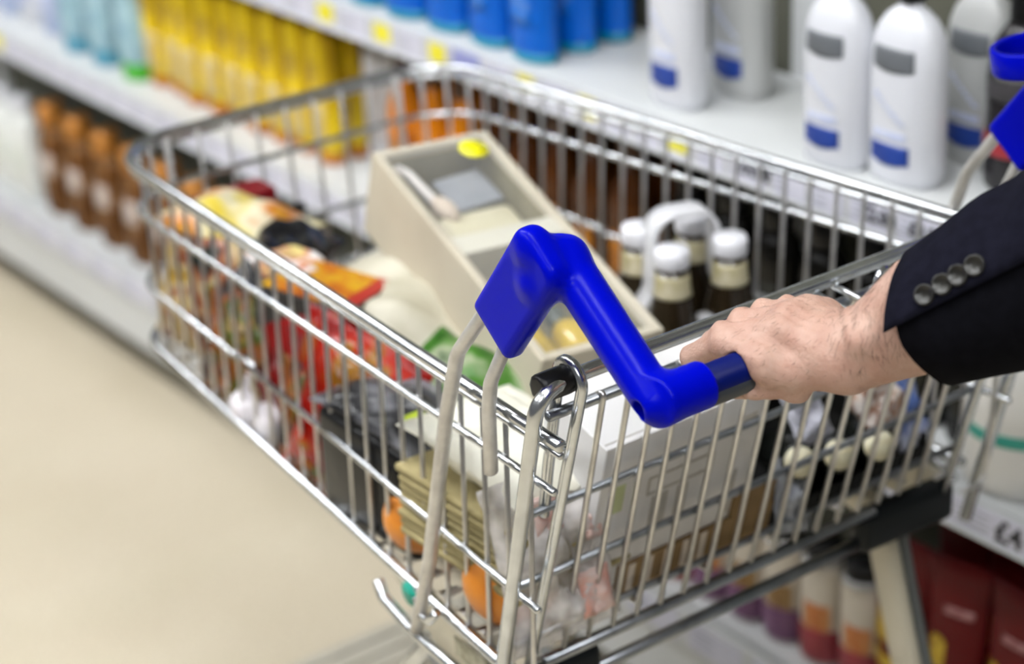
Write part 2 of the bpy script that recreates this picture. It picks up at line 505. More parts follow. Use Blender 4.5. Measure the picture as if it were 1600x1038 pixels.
WHB = mat('white_bottle_plastic', (.66, .67, .71), .25, 0, (.64, .65, .69), 3, spec=.4)
WHG = mat('greyed_white_plastic', (.46, .465, .46), .3, 0, (.42, .43, .42), 3)  # greyer copy of the white plastic; shade on the rear bottle is painted in
GREYL = mat('dark_grey_label', (.14, .15, .165), .4, 0, (.11, .12, .13), 30)
BLUEL = mat('royal_blue_label', (.015, .06, .33), .4, 0, (.01, .04, .25), 25)
PALEBL = mat('pale_blue_print', (.5, .55, .74), .4, 0, (.6, .64, .78), 60)
CAPB = mat('black_cap', (.005, .005, .0055), .3, spec=.25)

def shampoo(X, Y, label, body=WHB, s=1., turn=0., flip=False, group=None, r=.045, sy=.62):
    e = product('shampoo_bottle', X, Y, .897, label, 'bottle', group, turn)
    R = r
    prof = [(R * .86, 0), (R * .95, .004), (R, .014), (R, .12), (R * .99, .14), (R * .93, .155), (R * .82, .168), (R * .64, .179), (R * .42, .187), (R * .3, .190), (R * .29, .196)]
    prof = [(a, b * s) for a, b in prof]
    bm = bmesh.new(); add_lathe(bm, prof, 36, sy, 1., power=2.4)
    link_bm('body', bm, body, e)
    lathe('cap', [(.015, .196 * s), (.0155, .2 * s), (.0155, .236 * s), (.014, .24 * s)], CAPB, e, 20)
    k = dict(sx=sy, sy=1., power=2.4)
    patch('brand_label', prof, .124 * s, .150 * s, PI - .62, PI + .62, GREYL, e, curve=.004, **k)
    patch('blue_label', prof, .022 * s, .046 * s, PI - .62, PI + .55, BLUEL, e, curve=.006, **k)
    patch('script_line', prof, .052 * s, .060 * s, PI - .5, PI + .45, PALEBL, e, **k)
    bm = bmesh.new()
    for t in range(7): add_patch(bm, prof, (.096 - .0045 * t) * s, (.1 - .0045 * t) * s, PI - .55 + .13 * t, PI - .38 + .13 * t, na=3, nz=1, **k)
    link_bm('swoosh', bm, PALEBL, e)
    return e
shampoo(.458, .318, 'nearer white shampoo bottle with grey and blue labels, at the right end of the shelf')
shampoo(.446, .405, 'white shampoo bottle with grey and blue labels, just left of the nearer one', r=.043)
b3 = shampoo(.552, .300, 'white bottle greyed for shade, with black label, between white and dark bottles', body=WHG, r=.042)
shampoo(.452, .666, 'slim white bottle with one blue stripe, standing alone beyond the gap', s=1.16, r=.04)
shampoo(.53, .64, 'greyish white bottle half hidden behind the slim white bottle', body=WHG, s=1.1, r=.042)
# dark bottle with red band
e = product('shampoo_bottle', .525, .226, .897, 'black bottle with a red band behind the blue trolley bracket', 'bottle')
prof = [(.030, 0), (.034, .005), (.035, .02), (.035, .13), (.031, .155), (.02, .172), (.015, .178)]
lathe('body', prof, mat('black_bottle', (.012, .01, .012), .25), e, 30)
lathe('cap', [(.015, .178), (.016, .18), (.016, .235), (.014, .238)], CAPB, e, 18)
patch('red_band', prof, .04, .062, 0, 2 * PI, mat('red_label', (.42, .03, .04), .4, 0, (.3, .02, .03), 40), e, na=30)
patch('upper_label', prof, .1, .125, PI - .9, PI + .9, mat('faded_dark_label', (.06, .055, .06), .4, 0, (.03, .03, .03), 60), e)
# blue bottles
CY = mat('cyan_blue_bottle', (.0, .13, .62), .35, 0, (.0, .10, .52), 4, spec=.3)
CYT = mat('teal_bottle_foot', (.0, .24, .38), .3)
CYL = print_mat('blue_bottle_label', [(.0, .12, .56), (.0, .14, .6), (.30, .42, .62)], 26, lo=.35, hi=.8)
prof = [(.036, 0), (.040, .006), (.041, .02), (.041, .15), (.038, .175), (.028, .19), (.016, .196)]
bl = empty('shower_gel_bottle')
lathe('body', prof[1:], CY, bl, 28, .6, 1.)
lathe('foot', [(.036, 0), (.0405, .004), (.0412, .014)], CYT, bl, 28, .6, 1.)
lathe('cap', [(.018, .196), (.019, .2), (.019, .222), (.017, .225)], mat('deep_blue_cap', (.0, .05, .3), .3), bl, 20)
patch('label', prof, .05, .12, PI - .6, PI + .6, CYL, bl, sx=.6)
n = 0
for row, X in enumerate((.443, .502, .561)):
    for i in range(6):
        Y = .925 + .092 * i
        if row and i > 4: continue
        c = bl if n == 0 else copy_tree(bl)
        c.location = S2W(X + random.uniform(-.004, .004), Y, .897); c.rotation_euler = (0, 0, SYAW + random.uniform(-.12, .12))
        rn = ['front', 'middle', 'back'][row]
        tag(c, f'bright blue shower gel bottle, {ORD[i]} from the right in the {rn} row', 'bottle', 'blue bottles on the upper shelf'); n += 1

# middle shelf: pale blue, cyan, yellow
PB = mat('pale_blue_bottle', (.34, .42, .62), .3, 0, (.42, .48, .66), 8)
CYB = print_mat('cyan_wrap_bottle', [(.24, .40, .50), (.38, .56, .63), (.28, .46, .53), (.22, .32, .55)], 22, rough=.3, bump=0, lo=.3, hi=.72)
GRN = mat('bright_green_cap', (.06, .42, .02), .35)
for i, Y in enumerate((2.44, 2.535, 2.63, 2.725)):
    e = product('conditioner_bottle', .485, Y, .595, f'pale blue white bottle, {ORD[i]} left of the cyan bottles', 'bottle', 'pale blue bottles on the middle shelf')
    prof = [(.030, 0), (.034, .01), (.036, .05), (.034, .12), (.026, .17), (.016, .18)]
    lathe('body', prof, PB if i != 1 else WHB, e, 24, .7, 1.)
    lathe('cap', [(.016, .18), (.017, .184), (.017, .212), (.014, .215)], WHB, e, 16)
    patch('label', prof, .04, .11, PI - .7, PI + .7, mat('soft_blue_label', (.5, .56, .78), .4, 0, (.66, .7, .84), 30), e, sx=.7)
for i, Y in enumerate((2.085, 2.2, 2.31)):
    e = product('body_wash_bottle', .463, Y, .595, ['cyan bottle standing on a bright green cap, next to the yellow bottles', 'cyan bottle between the green-capped one and the pale blue bottles', 'cyan bottle at the left end of the cyan bottles'][i], 'bottle', 'cyan bottles on the middle shelf')
    prof = [(.034, .03), (.037, .036), (.038, .06), (.038, .19), (.034, .215), (.026, .222)]
    lathe('body', prof, CYB, e, 26, .7, 1.)
    lathe('cap', [(.033, 0), (.035, .003), (.035, .028), (.033, .03)], GRN if i == 0 else mat('blue_teal_cap', (.08, .3, .42), .35), e, 24, .7, 1.)
YB = print_mat('yellow_bottle_print', [(.30, .16, .01), (.60, .40, .008), (.78, .57, .01), (.76, .56, .03)], 14, rough=.3, bump=0, stretch=(1, 1, .4), lo=.28, hi=.6)
YLAB = mat('pale_label', (.62, .52, .26), .4, 0, (.55, .38, .08), 20)
ORC = mat('orange_cap', (.5, .16, .01), .35)
yb = empty('hair_care_bottle')
prof = [(.026, .018), (.029, .024), (.031, .05), (.033, .15), (.031, .2), (.024, .218), (.012, .225)]
lathe('body', prof, YB, yb, 24, .72, 1.)
lathe('cap', [(.024, 0), (.027, .003), (.027, .016), (.024, .018)], ORC, yb, 20, .72, 1.)
patch('label', prof, .03, .1, PI - .8, PI + .8, YLAB, yb, sx=.72)
patch('emblem', prof, .13, .165, PI - .5, PI + .5, mat('brown_emblem', (.4, .24, .02), .4, 0, (.6, .42, .03), 60), yb, sx=.72)
n = 0
for i in range(9):
    Y = 1.49 + .066 * i
    for row in range(2):
        c = yb if n == 0 else copy_tree(yb)
        c.location = S2W(.475 + .052 * row + random.uniform(-.006, .006), Y, .595); c.rotation_euler = (0, 0, SYAW + random.uniform(-.2, .2))
        tag(c, f'yellow hair care bottle, {ORD[i]} from the right in the {"back" if row else "front"} row of yellow bottles', 'bottle', 'yellow bottles on the middle shelf'); n += 1
# white tube next to yellow
for i, Y in enumerate((1.40, 1.345)):
    e = product('cream_tube', .51, Y, .595, ['white tube standing beside the yellow bottles', 'second white tube, between the first tube and the amber bottles'][i], 'tube')
    bm = bmesh.new(); prof = [(.022, .02), (.024, .03), (.024, .1), (.023, .19), (.022, .195)]
    add_lathe(bm, prof, 22, .8, 1.); link_bm('body', bm, mat('white_tube_plastic', (.62, .62, .64), .35), e)
    lathe('cap', [(.02, 0), (.021, .002), (.021, .018), (.02, .02)], WHB, e, 20)
    patch('print', prof, .05, .16, PI - .7, PI + .7, mat('warm_grey_print', (.55, .5, .48), .4, 0, (.7, .66, .64), 50), e, sx=.8)
# amber bottles
AMB = mat('amber_liquid_bottle', (.70, .22, .003), .2, 0, (.32, .08, .003), 14, spec=.3, ramp=(.3, .55))
AMD = mat('dark_amber_bottle', (.085, .024, .002), .25, 0, (.035, .010, .002), 14, spec=.25)
ab = empty('oil_bottle')
prof = [(.028, 0), (.031, .005), (.032, .02), (.032, .13), (.028, .155), (.014, .175), (.013, .19)]
abody = lathe('body', prof, AMB, ab, 24, .85, 1.)
lathe('cap', [(.0135, .19), (.015, .192), (.015, .22), (.013, .222)], mat('brown_cap', (.08, .03, .01), .4), ab, 16)
patch('label', prof, .04, .1, PI - .55, PI + .55, mat('amber_label', (.40, .15, .01), .4, 0, (.25, .08, .006), 40, spec=.25), ab, sx=.85)
n = 0
for i in range(8):
    for row in range(2):
        c = ab if n == 0 else copy_tree(ab)
        c.location = S2W(.475 + .068 * row, 1.275 - .07 * i, .595); c.rotation_euler = (0, 0, SYAW)
        if i > 2:
            for ch in c.children:
                if ch.name.startswith('body'):
                    ch.data = ch.data.copy(); ch.data.materials[0] = AMD
        tag(c, f'amber oil bottle, {ORD[i]} from the left in the {"back" if row else "front"} row of amber bottles', 'bottle', 'amber bottles on the middle shelf'); n += 1
# dark bottles behind the trolley's right side
DK = mat('black_gloss_bottle', (.004, .004, .004), .25, 0, (.007, .0065, .005), 12, spec=.2)
db = empty('hair_dye_bottle')
prof = [(.030, 0), (.033, .005), (.034, .02), (.034, .12), (.03, .15), (.018, .165)]
lathe('body', prof, DK, db, 22, .8, 1.)
lathe('cap', [(.018, .165), (.019, .168), (.019, .2), (.016, .203)], CAPB, db, 16)
patch('label', prof, .03, .1, PI - .7, PI + .7, mat('dark_olive_label', (.02, .02, .013), .4, 0, (.007, .007, .006), 30, spec=.2), db, sx=.8)
for i in range(7):
    c = db if i == 0 else copy_tree(db)
    c.location = S2W(.50, .70 - .076 * i + (.0), .595); c.rotation_euler = (0, 0, SYAW)
    tag(c, f'glossy black bottle, {ORD[i]} right of the amber bottles', 'bottle', 'black bottles on the middle shelf')
# big white tub with green mark
e = product('lotion_tub', .477, .158, .595, 'big white tub with a green stripe on the middle shelf, right of the trolley', 'tub')
prof = [(.058, 0), (.062, .003), (.063, .012), (.0625, .13), (.06, .16), (.05, .172)]
lathe('body', prof, mat('matt_white_tub', (.66, .65, .62), .4, 0, (.62, .61, .58), 4), e, 40)
lathe('lid', [(.05, .172), (.053, .174), (.053, .2), (.05, .203)], WHG, e, 30)
patch('green_stripe', prof, .064, .078, PI - .55, PI + .8, mat('sea_green_ink', (.02, .28, .22), .4), e, na=18)
e = product('lotion_tub', .50, .02, .595, 'white tub with a dark lid at the right end of the middle shelf', 'tub')
lathe('body', prof, mat('grey_white_tub', (.5, .5, .48), .4), e, 30)
lathe('lid', [(.05, .172), (.053, .174), (.053, .2), (.05, .203)], CAPB, e, 24)

# base shelf, far left: white and brown bottles
BRB = print_mat('brown_bottle_print', [(.05, .018, .004), (.13, .05, .012), (.22, .11, .04), (.09, .03, .006)], 20, rough=.3, bump=0, lo=.3, hi=.7)
BRL = mat('grey_beige_label', (.56, .48, .45), .4, 0, (.45, .36, .3), 30)
br = empty('conditioner_bottle')
prof = [(.035, 0), (.039, .006), (.041, .03), (.040, .13), (.034, .165), (.024, .178)]
lathe('body', prof, BRB, br, 24, .75, 1.)
cp = lathe('cap', [(.024, .178), (.027, .18), (.027, .213), (.022, .222)], mat('copper_cap', (.5, .2, .03), .3, .2), br, 20)
patch('label', prof, .08, .125, PI - .7, PI + .7, BRL, br, sx=.75)
for i in range(7):
    c = br if i == 0 else copy_tree(br)
    c.location = S2W(.447, 2.45 - .112 * i, .24); c.rotation_euler = (0, 0, SYAW)
    tag(c, f'brown bottle with copper cap, {ORD[i]} right of the white bottles on the base shelf', 'bottle', 'brown bottles on the base shelf')
wb = empty('conditioner_bottle')
prof = [(.032, 0), (.036, .006), (.038, .03), (.037, .14), (.03, .17), (.02, .18)]
lathe('body', prof, mat('milk_white_bottle', (.74, .76, .74), .3, 0, (.68, .7, .68), 5), wb, 24, .75, 1.)
lathe('cap', [(.02, .18), (.022, .182), (.022, .205), (.018, .208)], WHB, wb, 18)
patch('label', prof, .05, .12, PI - .6, PI + .6, mat('faint_green_print', (.6, .66, .58), .4, 0, (.72, .72, .68), 40), wb, sx=.75)
for i in range(5):
    c = wb if i == 0 else copy_tree(wb)
    c.location = S2W(.44, 2.565 + .083 * i, .24); c.rotation_euler = (0, 0, SYAW)
    tag(c, f'milk white bottle, {ORD[i]} left of the brown bottles on the base shelf', 'bottle', 'white bottles on the base shelf')
# base shelf, right: floral lotions and red tubes
def lotion(X, Y, foot, fl, label):
    e = product('body_lotion_bottle', X, Y, .24, label, 'bottle')
    prof = [(.026, 0), (.029, .004), (.030, .02), (.029, .13), (.026, .142)]
    lathe('body', prof, mat('ivory_bottle', (.62, .57, .48), .3, 0, (.56, .5, .42), 8), e, 26, .8, 1.)
    patch('coloured_foot', prof, .001, .052, 0, 2 * PI, foot, e, sx=.8, na=28)
    patch('flower_print', prof, .052, .088, PI - .3, PI + 1.0, fl, e, sx=.8)
    lathe('collar', [(.024, .142), (.027, .143), (.027, .148), (.024, .15)], mat('pearl_collar', (.5, .5, .5), .25, .4), e, 22)
    lathe('cap', [(.022, .15), (.024, .151), (.024, .166), (.022, .169)], CAPB, e, 22)
PURF = mat('purple_foot', (.14, .05, .13), .4, 0, (.2, .09, .18), 30)
REDF = mat('crimson_foot', (.34, .04, .05), .4, 0, (.25, .03, .04), 30)
OFL = mat('orange_flower', (.5, .14, .03), .4, 0, (.6, .3, .1), 50)
BFL = mat('brown_flower', (.22, .11, .03), .4, 0, (.4, .26, .1), 50)
for i, (Y, f_, fl) in enumerate([(.352, REDF, OFL), (.418, REDF, OFL), (.482, PURF, BFL), (.545, PURF, BFL), (.61, PURF, OFL), (.675, REDF, OFL)]):
    lotion(.45, Y, f_, fl, ['ivory lotion bottle with crimson foot, beside the red tubes', 'ivory lotion bottle with crimson foot, second from the red tubes', 'ivory lotion bottle with purple foot and brown flower, third from the red tubes', 'ivory lotion bottle with purple foot, fourth from the red tubes', 'ivory lotion bottle with purple foot, fifth from the red tubes', 'ivory lotion bottle with crimson foot, at the far left of the lotions'][i])
RT = mat('dark_red_tube', (.13, .005, .006), .4, 0, (.095, .003, .004), 8, spec=.2)
GOLD = mat('gold_print', (.62, .42, .02), .4, 0, (.45, .28, .02), 60)
PINKP = mat('rose_print', (.4, .2, .2), .5, 0, (.2, .05, .05), 120)
def redtube(X, Y, label, turn=0.):
    e = product('shower_tube', X, Y, .24, label, 'tube', turn=turn)
    bm = bmesh.new()
    N = 26; rings = []
    for t in range(13):
        s = t / 12; z = .03 + .2 * s
        a = .033 + .008 * s; b = .026 * (1 - s ** 1.6) + .0016
        rings.append([bm.verts.new((b * math.cos(2 * PI * k / N), a * math.sin(2 * PI * k / N), z)) for k in range(N)])
    for A, B in zip(rings, rings[1:]):
        for k in range(N): bm.faces.new((A[k], A[(k + 1) % N], B[(k + 1) % N], B[k]))
    bm.faces.new(rings[-1]); bm.faces.new(rings[0][::-1])
    link_bm('body', bm, RT, e)
    lathe('cap', [(.027, 0), (.03, .003), (.031, .027), (.029, .03)], mat('wine_cap', (.1, .008, .01), .3), e, 24, .85, 1.05)
    pr = [(.033, .03), (.041, .23)]
    def flat_patch(nm, z0, z1, y0, y1, m, pts=None):
        # follow the flattening tube wall on its front (-x) side
        bm = bmesh.new(); nx_, nz_ = 8, 4; g = []
        for lay in (.0004, .0012):
            rows = []
            for i in range(nz_ + 1):
                z = z0 + (z1 - z0) * i / nz_; s = (z - .03) / .2
                a = .033 + .008 * s; b = .026 * (1 - s ** 1.6) + .0016
                row = []
                for j in range(nx_ + 1):
                    y = y0 + (y1 - y0) * j / nx_
                    row.append(bm.verts.new((-b * math.sqrt(max(.02, 1 - (y / a) ** 2)) - lay, y, z + .006 * (pts or 0) * (2 * j / nx_ - 1) ** 2)))
                rows.append(row)
            g.append(rows)
        A, B = g
        for rows in g:
            for i in range(nz_):
                for j in range(nx_): bm.faces.new((rows[i][j], rows[i][j + 1], rows[i + 1][j + 1], rows[i + 1][j]))
        for i in range(nz_):
            for j in (0, nx_): bm.faces.new((A[i][j], A[i + 1][j], B[i + 1][j], B[i][j]))
        for j in range(nx_):
            for i in (0, nz_): bm.faces.new((A[i][j], A[i][j + 1], B[i][j + 1], B[i][j]))
        link_bm(nm, bm, m, e)
    flat_patch('name_print', .165, .175, -.026, .012, PINKP)
    flat_patch('gold_leaf', .095, .135, .004, .027, GOLD, -1.2)
    flat_patch('gold_swirl', .06, .076, -.024, .026, GOLD, 1.5)
    return e
redtube(.455, .213, 'dark red tube with gold leaf, just right of the trolley leg', .15)
redtube(.455, .13, 'dark red tube with gold leaf, at the right edge of the base shelf row', -.1)
redtube(.45, .29, 'dark red tube mostly hidden behind the trolley leg')
redtube(.53, .19, 'dark red tube standing behind the front red tubes', .1)
redtube(.53, .27, 'dark red tube in the back row behind the trolley leg', -.05)
redtube(.46, .05, 'dark red tube beyond the right edge of the front tubes', 0.)
# ------------------------------------------------------------------ shopping trolley
T = empty('shopping_trolley', (0, 0, 0))
tag(T, 'chrome wire shopping trolley with blue handle brackets, full of groceries', 'trolley')
L_ = .883
def xs(y): return .271 - .0605 * y            # half width of the basket at y
def rz(y): return .980 - .030 * max(0, min(y, L_)) / L_
def uloop(y0, z0, z1, off=0., yf=L_, rad=.085):
    x0 = xs(y0) + off; x1 = xs(yf) + off
    zf = lambda y: z0 + (z1 - z0) * (y - y0) / (yf - y0)
    return [(-x0, y0, z0), (-x1, yf, z1), (x1, yf, z1), (x0, y0, z0)], [0, rad, rad, 0]
p_, r_ = uloop(-.014, .981, .951)
tube('rim_tube', p_, .0053, STEEL, T, 14, r_, n=10)
p_, r_ = uloop(-.012, .9715, .9415, -.001)
tube('rim_wire', p_, .003, STEEL, T, 10, r_, n=10)
p_, r_ = uloop(-.002, .936, .897, 0., .868, .08)
tube('upper_side_wire', p_, .0034, STEEL, T, 10, r_, n=10)
# third wire has a gap where the basket nests
for s in (-1, 1):
    tube('lower_side_wire', [(s * xs(.03), .03, .8135), (s * xs(.565), .565, .816)], .0034, STEEL, T, 10)
    tube('side_joint', [(s * (xs(.55) - .004), .552, .818), (s * (xs(.6) - .004), .60, .814)], .003, STEEL, T, 8)
yf = .868; x1 = xs(yf)
tube('lower_front_wire', [(-xs(.592), .592, .8165), (-x1, yf, .811), (x1, yf, .811), (xs(.592), .592, .8165)], .0034, STEEL, T, 10, [0, .075, .075, 0], n=10)
p_, r_ = uloop(.08, .7275, .7405, .001, .87, .07)
tube('bottom_rail', p_, .0052, STEEL, T, 12, r_, n=10)
# side panels: thin vertical wires that turn in under the basket floor
for s, nm in ((-1, 'l'), (1, 'r')):
    bm = bmesh.new()
    k = 0; y = .038
    while y < .80:
        x = xs(y) - .0045
        slope = .02 * max(0, .1 - y) / .1
        add_tube(bm, fillet([(s * x, y, rz(y) - .004), (s * x, y + .012, .7235), (s * (x - .03), y + .012, .7215)], [0, .012, 0], 4), .0023, 8)
        y += .0343
    link_bm('side_panel', bm, WIRE, T)
bm = bmesh.new()
n = 11
for i in range(n):
    x = -.185 + .37 * i / (n - 1)
    add_tube(bm, fillet([(x, L_ - .005, .948), (x, .866, .7235), (x, .83, .7215)], [0, .012, 0], 4), .0023, 8)
for s in (-1, 1):                             # wires round the front corners
    for a in (.25, .62, 1.0, 1.32):
        cx, cy = xs(L_) - .085, L_ - .085
        x = s * (cx + .081 * math.cos(a)); y = cy + .081 * math.sin(a)
        add_tube(bm, fillet([(x, y, .948), (x, y - .012, .7235), (x - s * .02, y - .025, .7215)], [0, .01, 0], 4), .0023, 8)
link_bm('front_panel', bm, WIRE, T)
bm = bmesh.new()
y = .115
while y < .86:
    add_tube(bm, [(-xs(y) + .012, y, .7205), (xs(y) - .012, y, .7205)], .0023, 8); y += .0343
for i in range(6):
    x = -.2 + .08 * i
    add_tube(bm, [(x, .092, .7255), (x * .86, .865, .7255)], .003, 8)
link_bm('basket_floor', bm, WIRE, T)

STEEL_DK = mat('steel_dark_reflection', (.36, .38, .41), .3, 1., (.24, .26, .28), 35, .05, 90)  # same steel, darkened: the dark surroundings it mirrors are put into the colour
# rear frame: two tilted legs joined by the hinge tube
FT = .253
def fy(z): return -.004 + FT * (1.024 - z)
LX = .2835
hz = 1.020
tube('rear_frame', [(-LX, fy(.655), .655), (-LX, fy(1.022), 1.024), (-.235, .010, hz), (.235, .010, hz), (LX, fy(1.022), 1.024), (LX, fy(.655), .655)],
     .0062, STEEL, T, 14, [0, .019, .05, .05, .019, 0], n=10)
# rear flap, hung on loops round the hinge tube
def gy(z): return .014 + .2655 * (1.0 - z)
flap = T
bm = bmesh.new()
for i in range(17):
    x = -.2075 + .0262 * i - .0005
    add_tube(bm, fillet([(x, gy(.990) + .010, .986), (x, gy(.990), .9935), (x, gy(.72) - .002, .722)], [0, .004, 0], 4), .0026, 8)
fp = link_bm('rear_flap', bm, WIRE, T)
for z, r in ((.985, .0046), (.889, .0034), (.813, .0034), (.744, .0034)):
    x0 = .257 if z > .9 else .262
    tube('cross_wire', [(-x0, gy(z) + .0065, z), (x0, gy(z) + .0065, z)], r, STEEL_DK, fp, 10)
for s in (-1, 1):
    # hairpin loop: outer leg in front of the hinge tube, inner leg behind
    bm = bmesh.new()
    cx = s * .2455
    arc = []
    R = .0155
    for k in range(11):
        a = -PI * .06 + (PI * 1.12) * k / 10
        arc.append((cx - s * .0012 * k / 10, .0095 - R * math.cos(a), hz - .002 + R * math.sin(a)))
    pts = [(s * .2475, gy(.70) - .006, .70)] + arc + [(s * .2442, .0290, .995), (s * .2440, .0440, .93), (s * .2435, gy(.88) + .0085, .88)]
    add_tube(bm, pts, .0047, 12)
    link_bm('hinge_loop', bm, STEEL, fp)
    M = Matrix.Rotation(PI / 2, 3, 'Y')
    bm = bmesh.new()
    add_lathe(bm, [(.0075, -.021), (.0105, -.0205), (.0115, -.017), (.0118, .002), (.0105, .014), (.0100, .0165)], 8, M=M, off=(s * .2545, .0085, hz + .001))
    b = link_bm('bushing', bm, BLACK, T)
# locking hook on the hinge tube
bm = bmesh.new()
add_tube(bm, [(.002, .022, 1.012), (.012, -.022, 1.004)], .0029, 10)
add_tube(bm, [(.024, .020, 1.012), (.034, -.020, 1.004)], .0029, 10)
add_tube(bm, fillet([(-.03, -.017, .992), (.036, -.021, 1.0), (.041, -.022, 1.03), (.056, -.018, 1.03), (.056, -.01, .985)], [0, .01, .008, .008, 0], 5), .0031, 10)
link_bm('locking_hook', bm, STEEL, T)
for s in (-1, 1):
    # the struts carrying the blue brackets
    d = 0 if s < 0 else -.012
    X = s * (.285) + d
    tube('handle_strut', [(X + s * -.005, .050, 1.083), (X, .099, 1.020), (X, .122, .955), (X, .165, .80), (X, .196, .715)], .0066, STRUT, T, 12, [0, .04, .1, .1, 0], .8, up=(1, 0, 0))
    tube('handle_strut', [(X + s * -.004, .035, 1.053), (X, .0555, 1.012), (X, .0605, .985), (X, .0625, .930)], .0060, STRUT, T, 12, [0, .03, .03, 0], .85, up=(1, 0, 0))
# base tubes at the back with their black end caps
for s in (-1, 1):
    pass
tube('rear_base_tube', [(-.225, .093, .711), (.16, .093, .711)], .0058, STEEL_DK, T, 12)
tube('rear_base_tube', [(-.20, .102, .6735), (.16, .102, .6735)], .0062, STEEL_DK, T, 12)
BUMP = mat('black_bumper_plastic', (.006, .008, .009), .45, spec=.2)
for s in (-1, 1):
    R = Matrix.Rotation(-s * .05, 3, 'Z')
    bm = bmesh.new(); add_box(bm, (s * .2040 if s > 0 else -.2135, .098, .687), (.118 if s > 0 else .097, .026, .042), .009, R, 3)
    link_bm('corner_bumper', bm, BUMP, T)
# chassis: curved cream legs, side tubes, wheels
for s in (-1, 1):
    bm = bmesh.new()
    path = fillet([(s * .235, .235, .664), (s * .238, .165, .650), (s * .235, .055, .30), (s * .235, .03, .16)], [0, .06, .2, 0], 10)
    add_tube(bm, path, .022, 12, flat=.55, up=(0, 1, 0))
    link_bm('chassis_leg', bm, CREAM, T)
    bm = bmesh.new()
    add_tube(bm, [Vector(q) + Vector((s * .016, -.008, 0)) for q in path], .012, 8, flat=.6, up=(0, 1, 0))
    link_bm('leg_trim', bm, mat('slate_grey_trim', (.13, .14, .14), .35), T)
    tube('chassis_side_rail', [(s * .235, .04, .16), (s * .2, .86, .2)], .014, STEEL, T, 12)
    # gusset plate under the side
    bm = bmesh.new()
    pl = [(.31, .731), (.145, .724), (.098, .712), (.11, .668), (.215, .672), (.30, .712)]
    A = [bm.verts.new((s * (xs(y) - .012), y, z)) for y, z in pl]; B = [bm.verts.new((s * (xs(y) - .006), y, z)) for y, z in pl]
    bm.faces.new(A); bm.faces.new(B[::-1])
    for k in range(len(pl)): bm.faces.new((A[k], A[(k + 1) % len(pl)], B[(k + 1) % len(pl)], B[k]))
    gp = link_bm('gusset_plate', bm, CREAM, T, False)
    tube('plate_edge_wire', [(s * .281, .262, .733), (s * .284, .25, .722), (s * .284, .205, .711), (s * .283, .137, .705), (s * .283, .105, .69)], .0056, STEEL, gp, 12, [0, .012, .03, .03, 0])
    tube('hook_wire', [(s * .284, .192, .752), (s * .286, .184, .738), (s * .286, .172, .738), (s * .285, .160, .752)], .0042, STEEL, gp, 10, [0, .006, .006, 0])
    if s < 0:
        bm = bmesh.new(); add_lathe(bm, [(.0115, 0), (.0115, .0012)], 24, M=Matrix.Rotation(-PI / 2, 3, 'Y'), off=(-.2625, .240, .7215))
        link_bm('green_sticker', bm, TEAL, gp)
        o = box('data_plate', (-.2625, .145, .704), (.001, .05, .02), mat('olive_print', (.2, .19, .12), .5, 0, (.45, .42, .32), 90), gp, 0)
    for wy in (.06, .84):
        wx = s * (.235 if wy < .5 else .2)
        bm = bmesh.new()
        add_lathe(bm, [(.02, -.014), (.055, -.013), (.06, -.008), (.06, .008), (.055, .013), (.02, .014)], 28, M=Matrix.Rotation(PI / 2, 3, 'Y'), off=(wx, wy - .01, .0605))
        w = link_bm('wheel', bm, mat('grey_rubber_wheel', (.12, .12, .12), .6), T)
        bm = bmesh.new()
        for q in (-1, 1): add_box(bm, (wx + q * .02, wy - .005, .105), (.004, .03, .10), .002)
        add_box(bm, (wx, wy - .005, .155), (.046, .034, .012), .003)
        link_bm('wheel_fork', bm, STEEL, T)
tube('chassis_cross_rail', [(-.2, .86, .2), (.2, .86, .2)], .014, STEEL, T, 12)
tube('chassis_cross_rail', [(-.23, .20, .168), (.23, .20, .168)], .012, STEEL, T, 12)
TRAYM = mat('grey_cream_tray', (.56, .53, .45), .5, 0, (.50, .47, .39), 12)
bm = bmesh.new(); add_box(bm, (-.01, .80, .215), (.36, .12, .03), .006); add_box(bm, (-.01, .735, .232), (.38, .012, .03), .003)
for q in range(3): add_box(bm, (-.01, .775 + .03 * q, .231), (.35, .004, .004), .001)
link_bm('lower_tray', bm, TRAYM, T)
for s in (-1, 1):
    tube('front_stay', [(s * .2, .86, .2), (s * .205, .45, .45), (s * .21, .25, .67)], .009, STEEL, T, 12, [0, .3, 0])

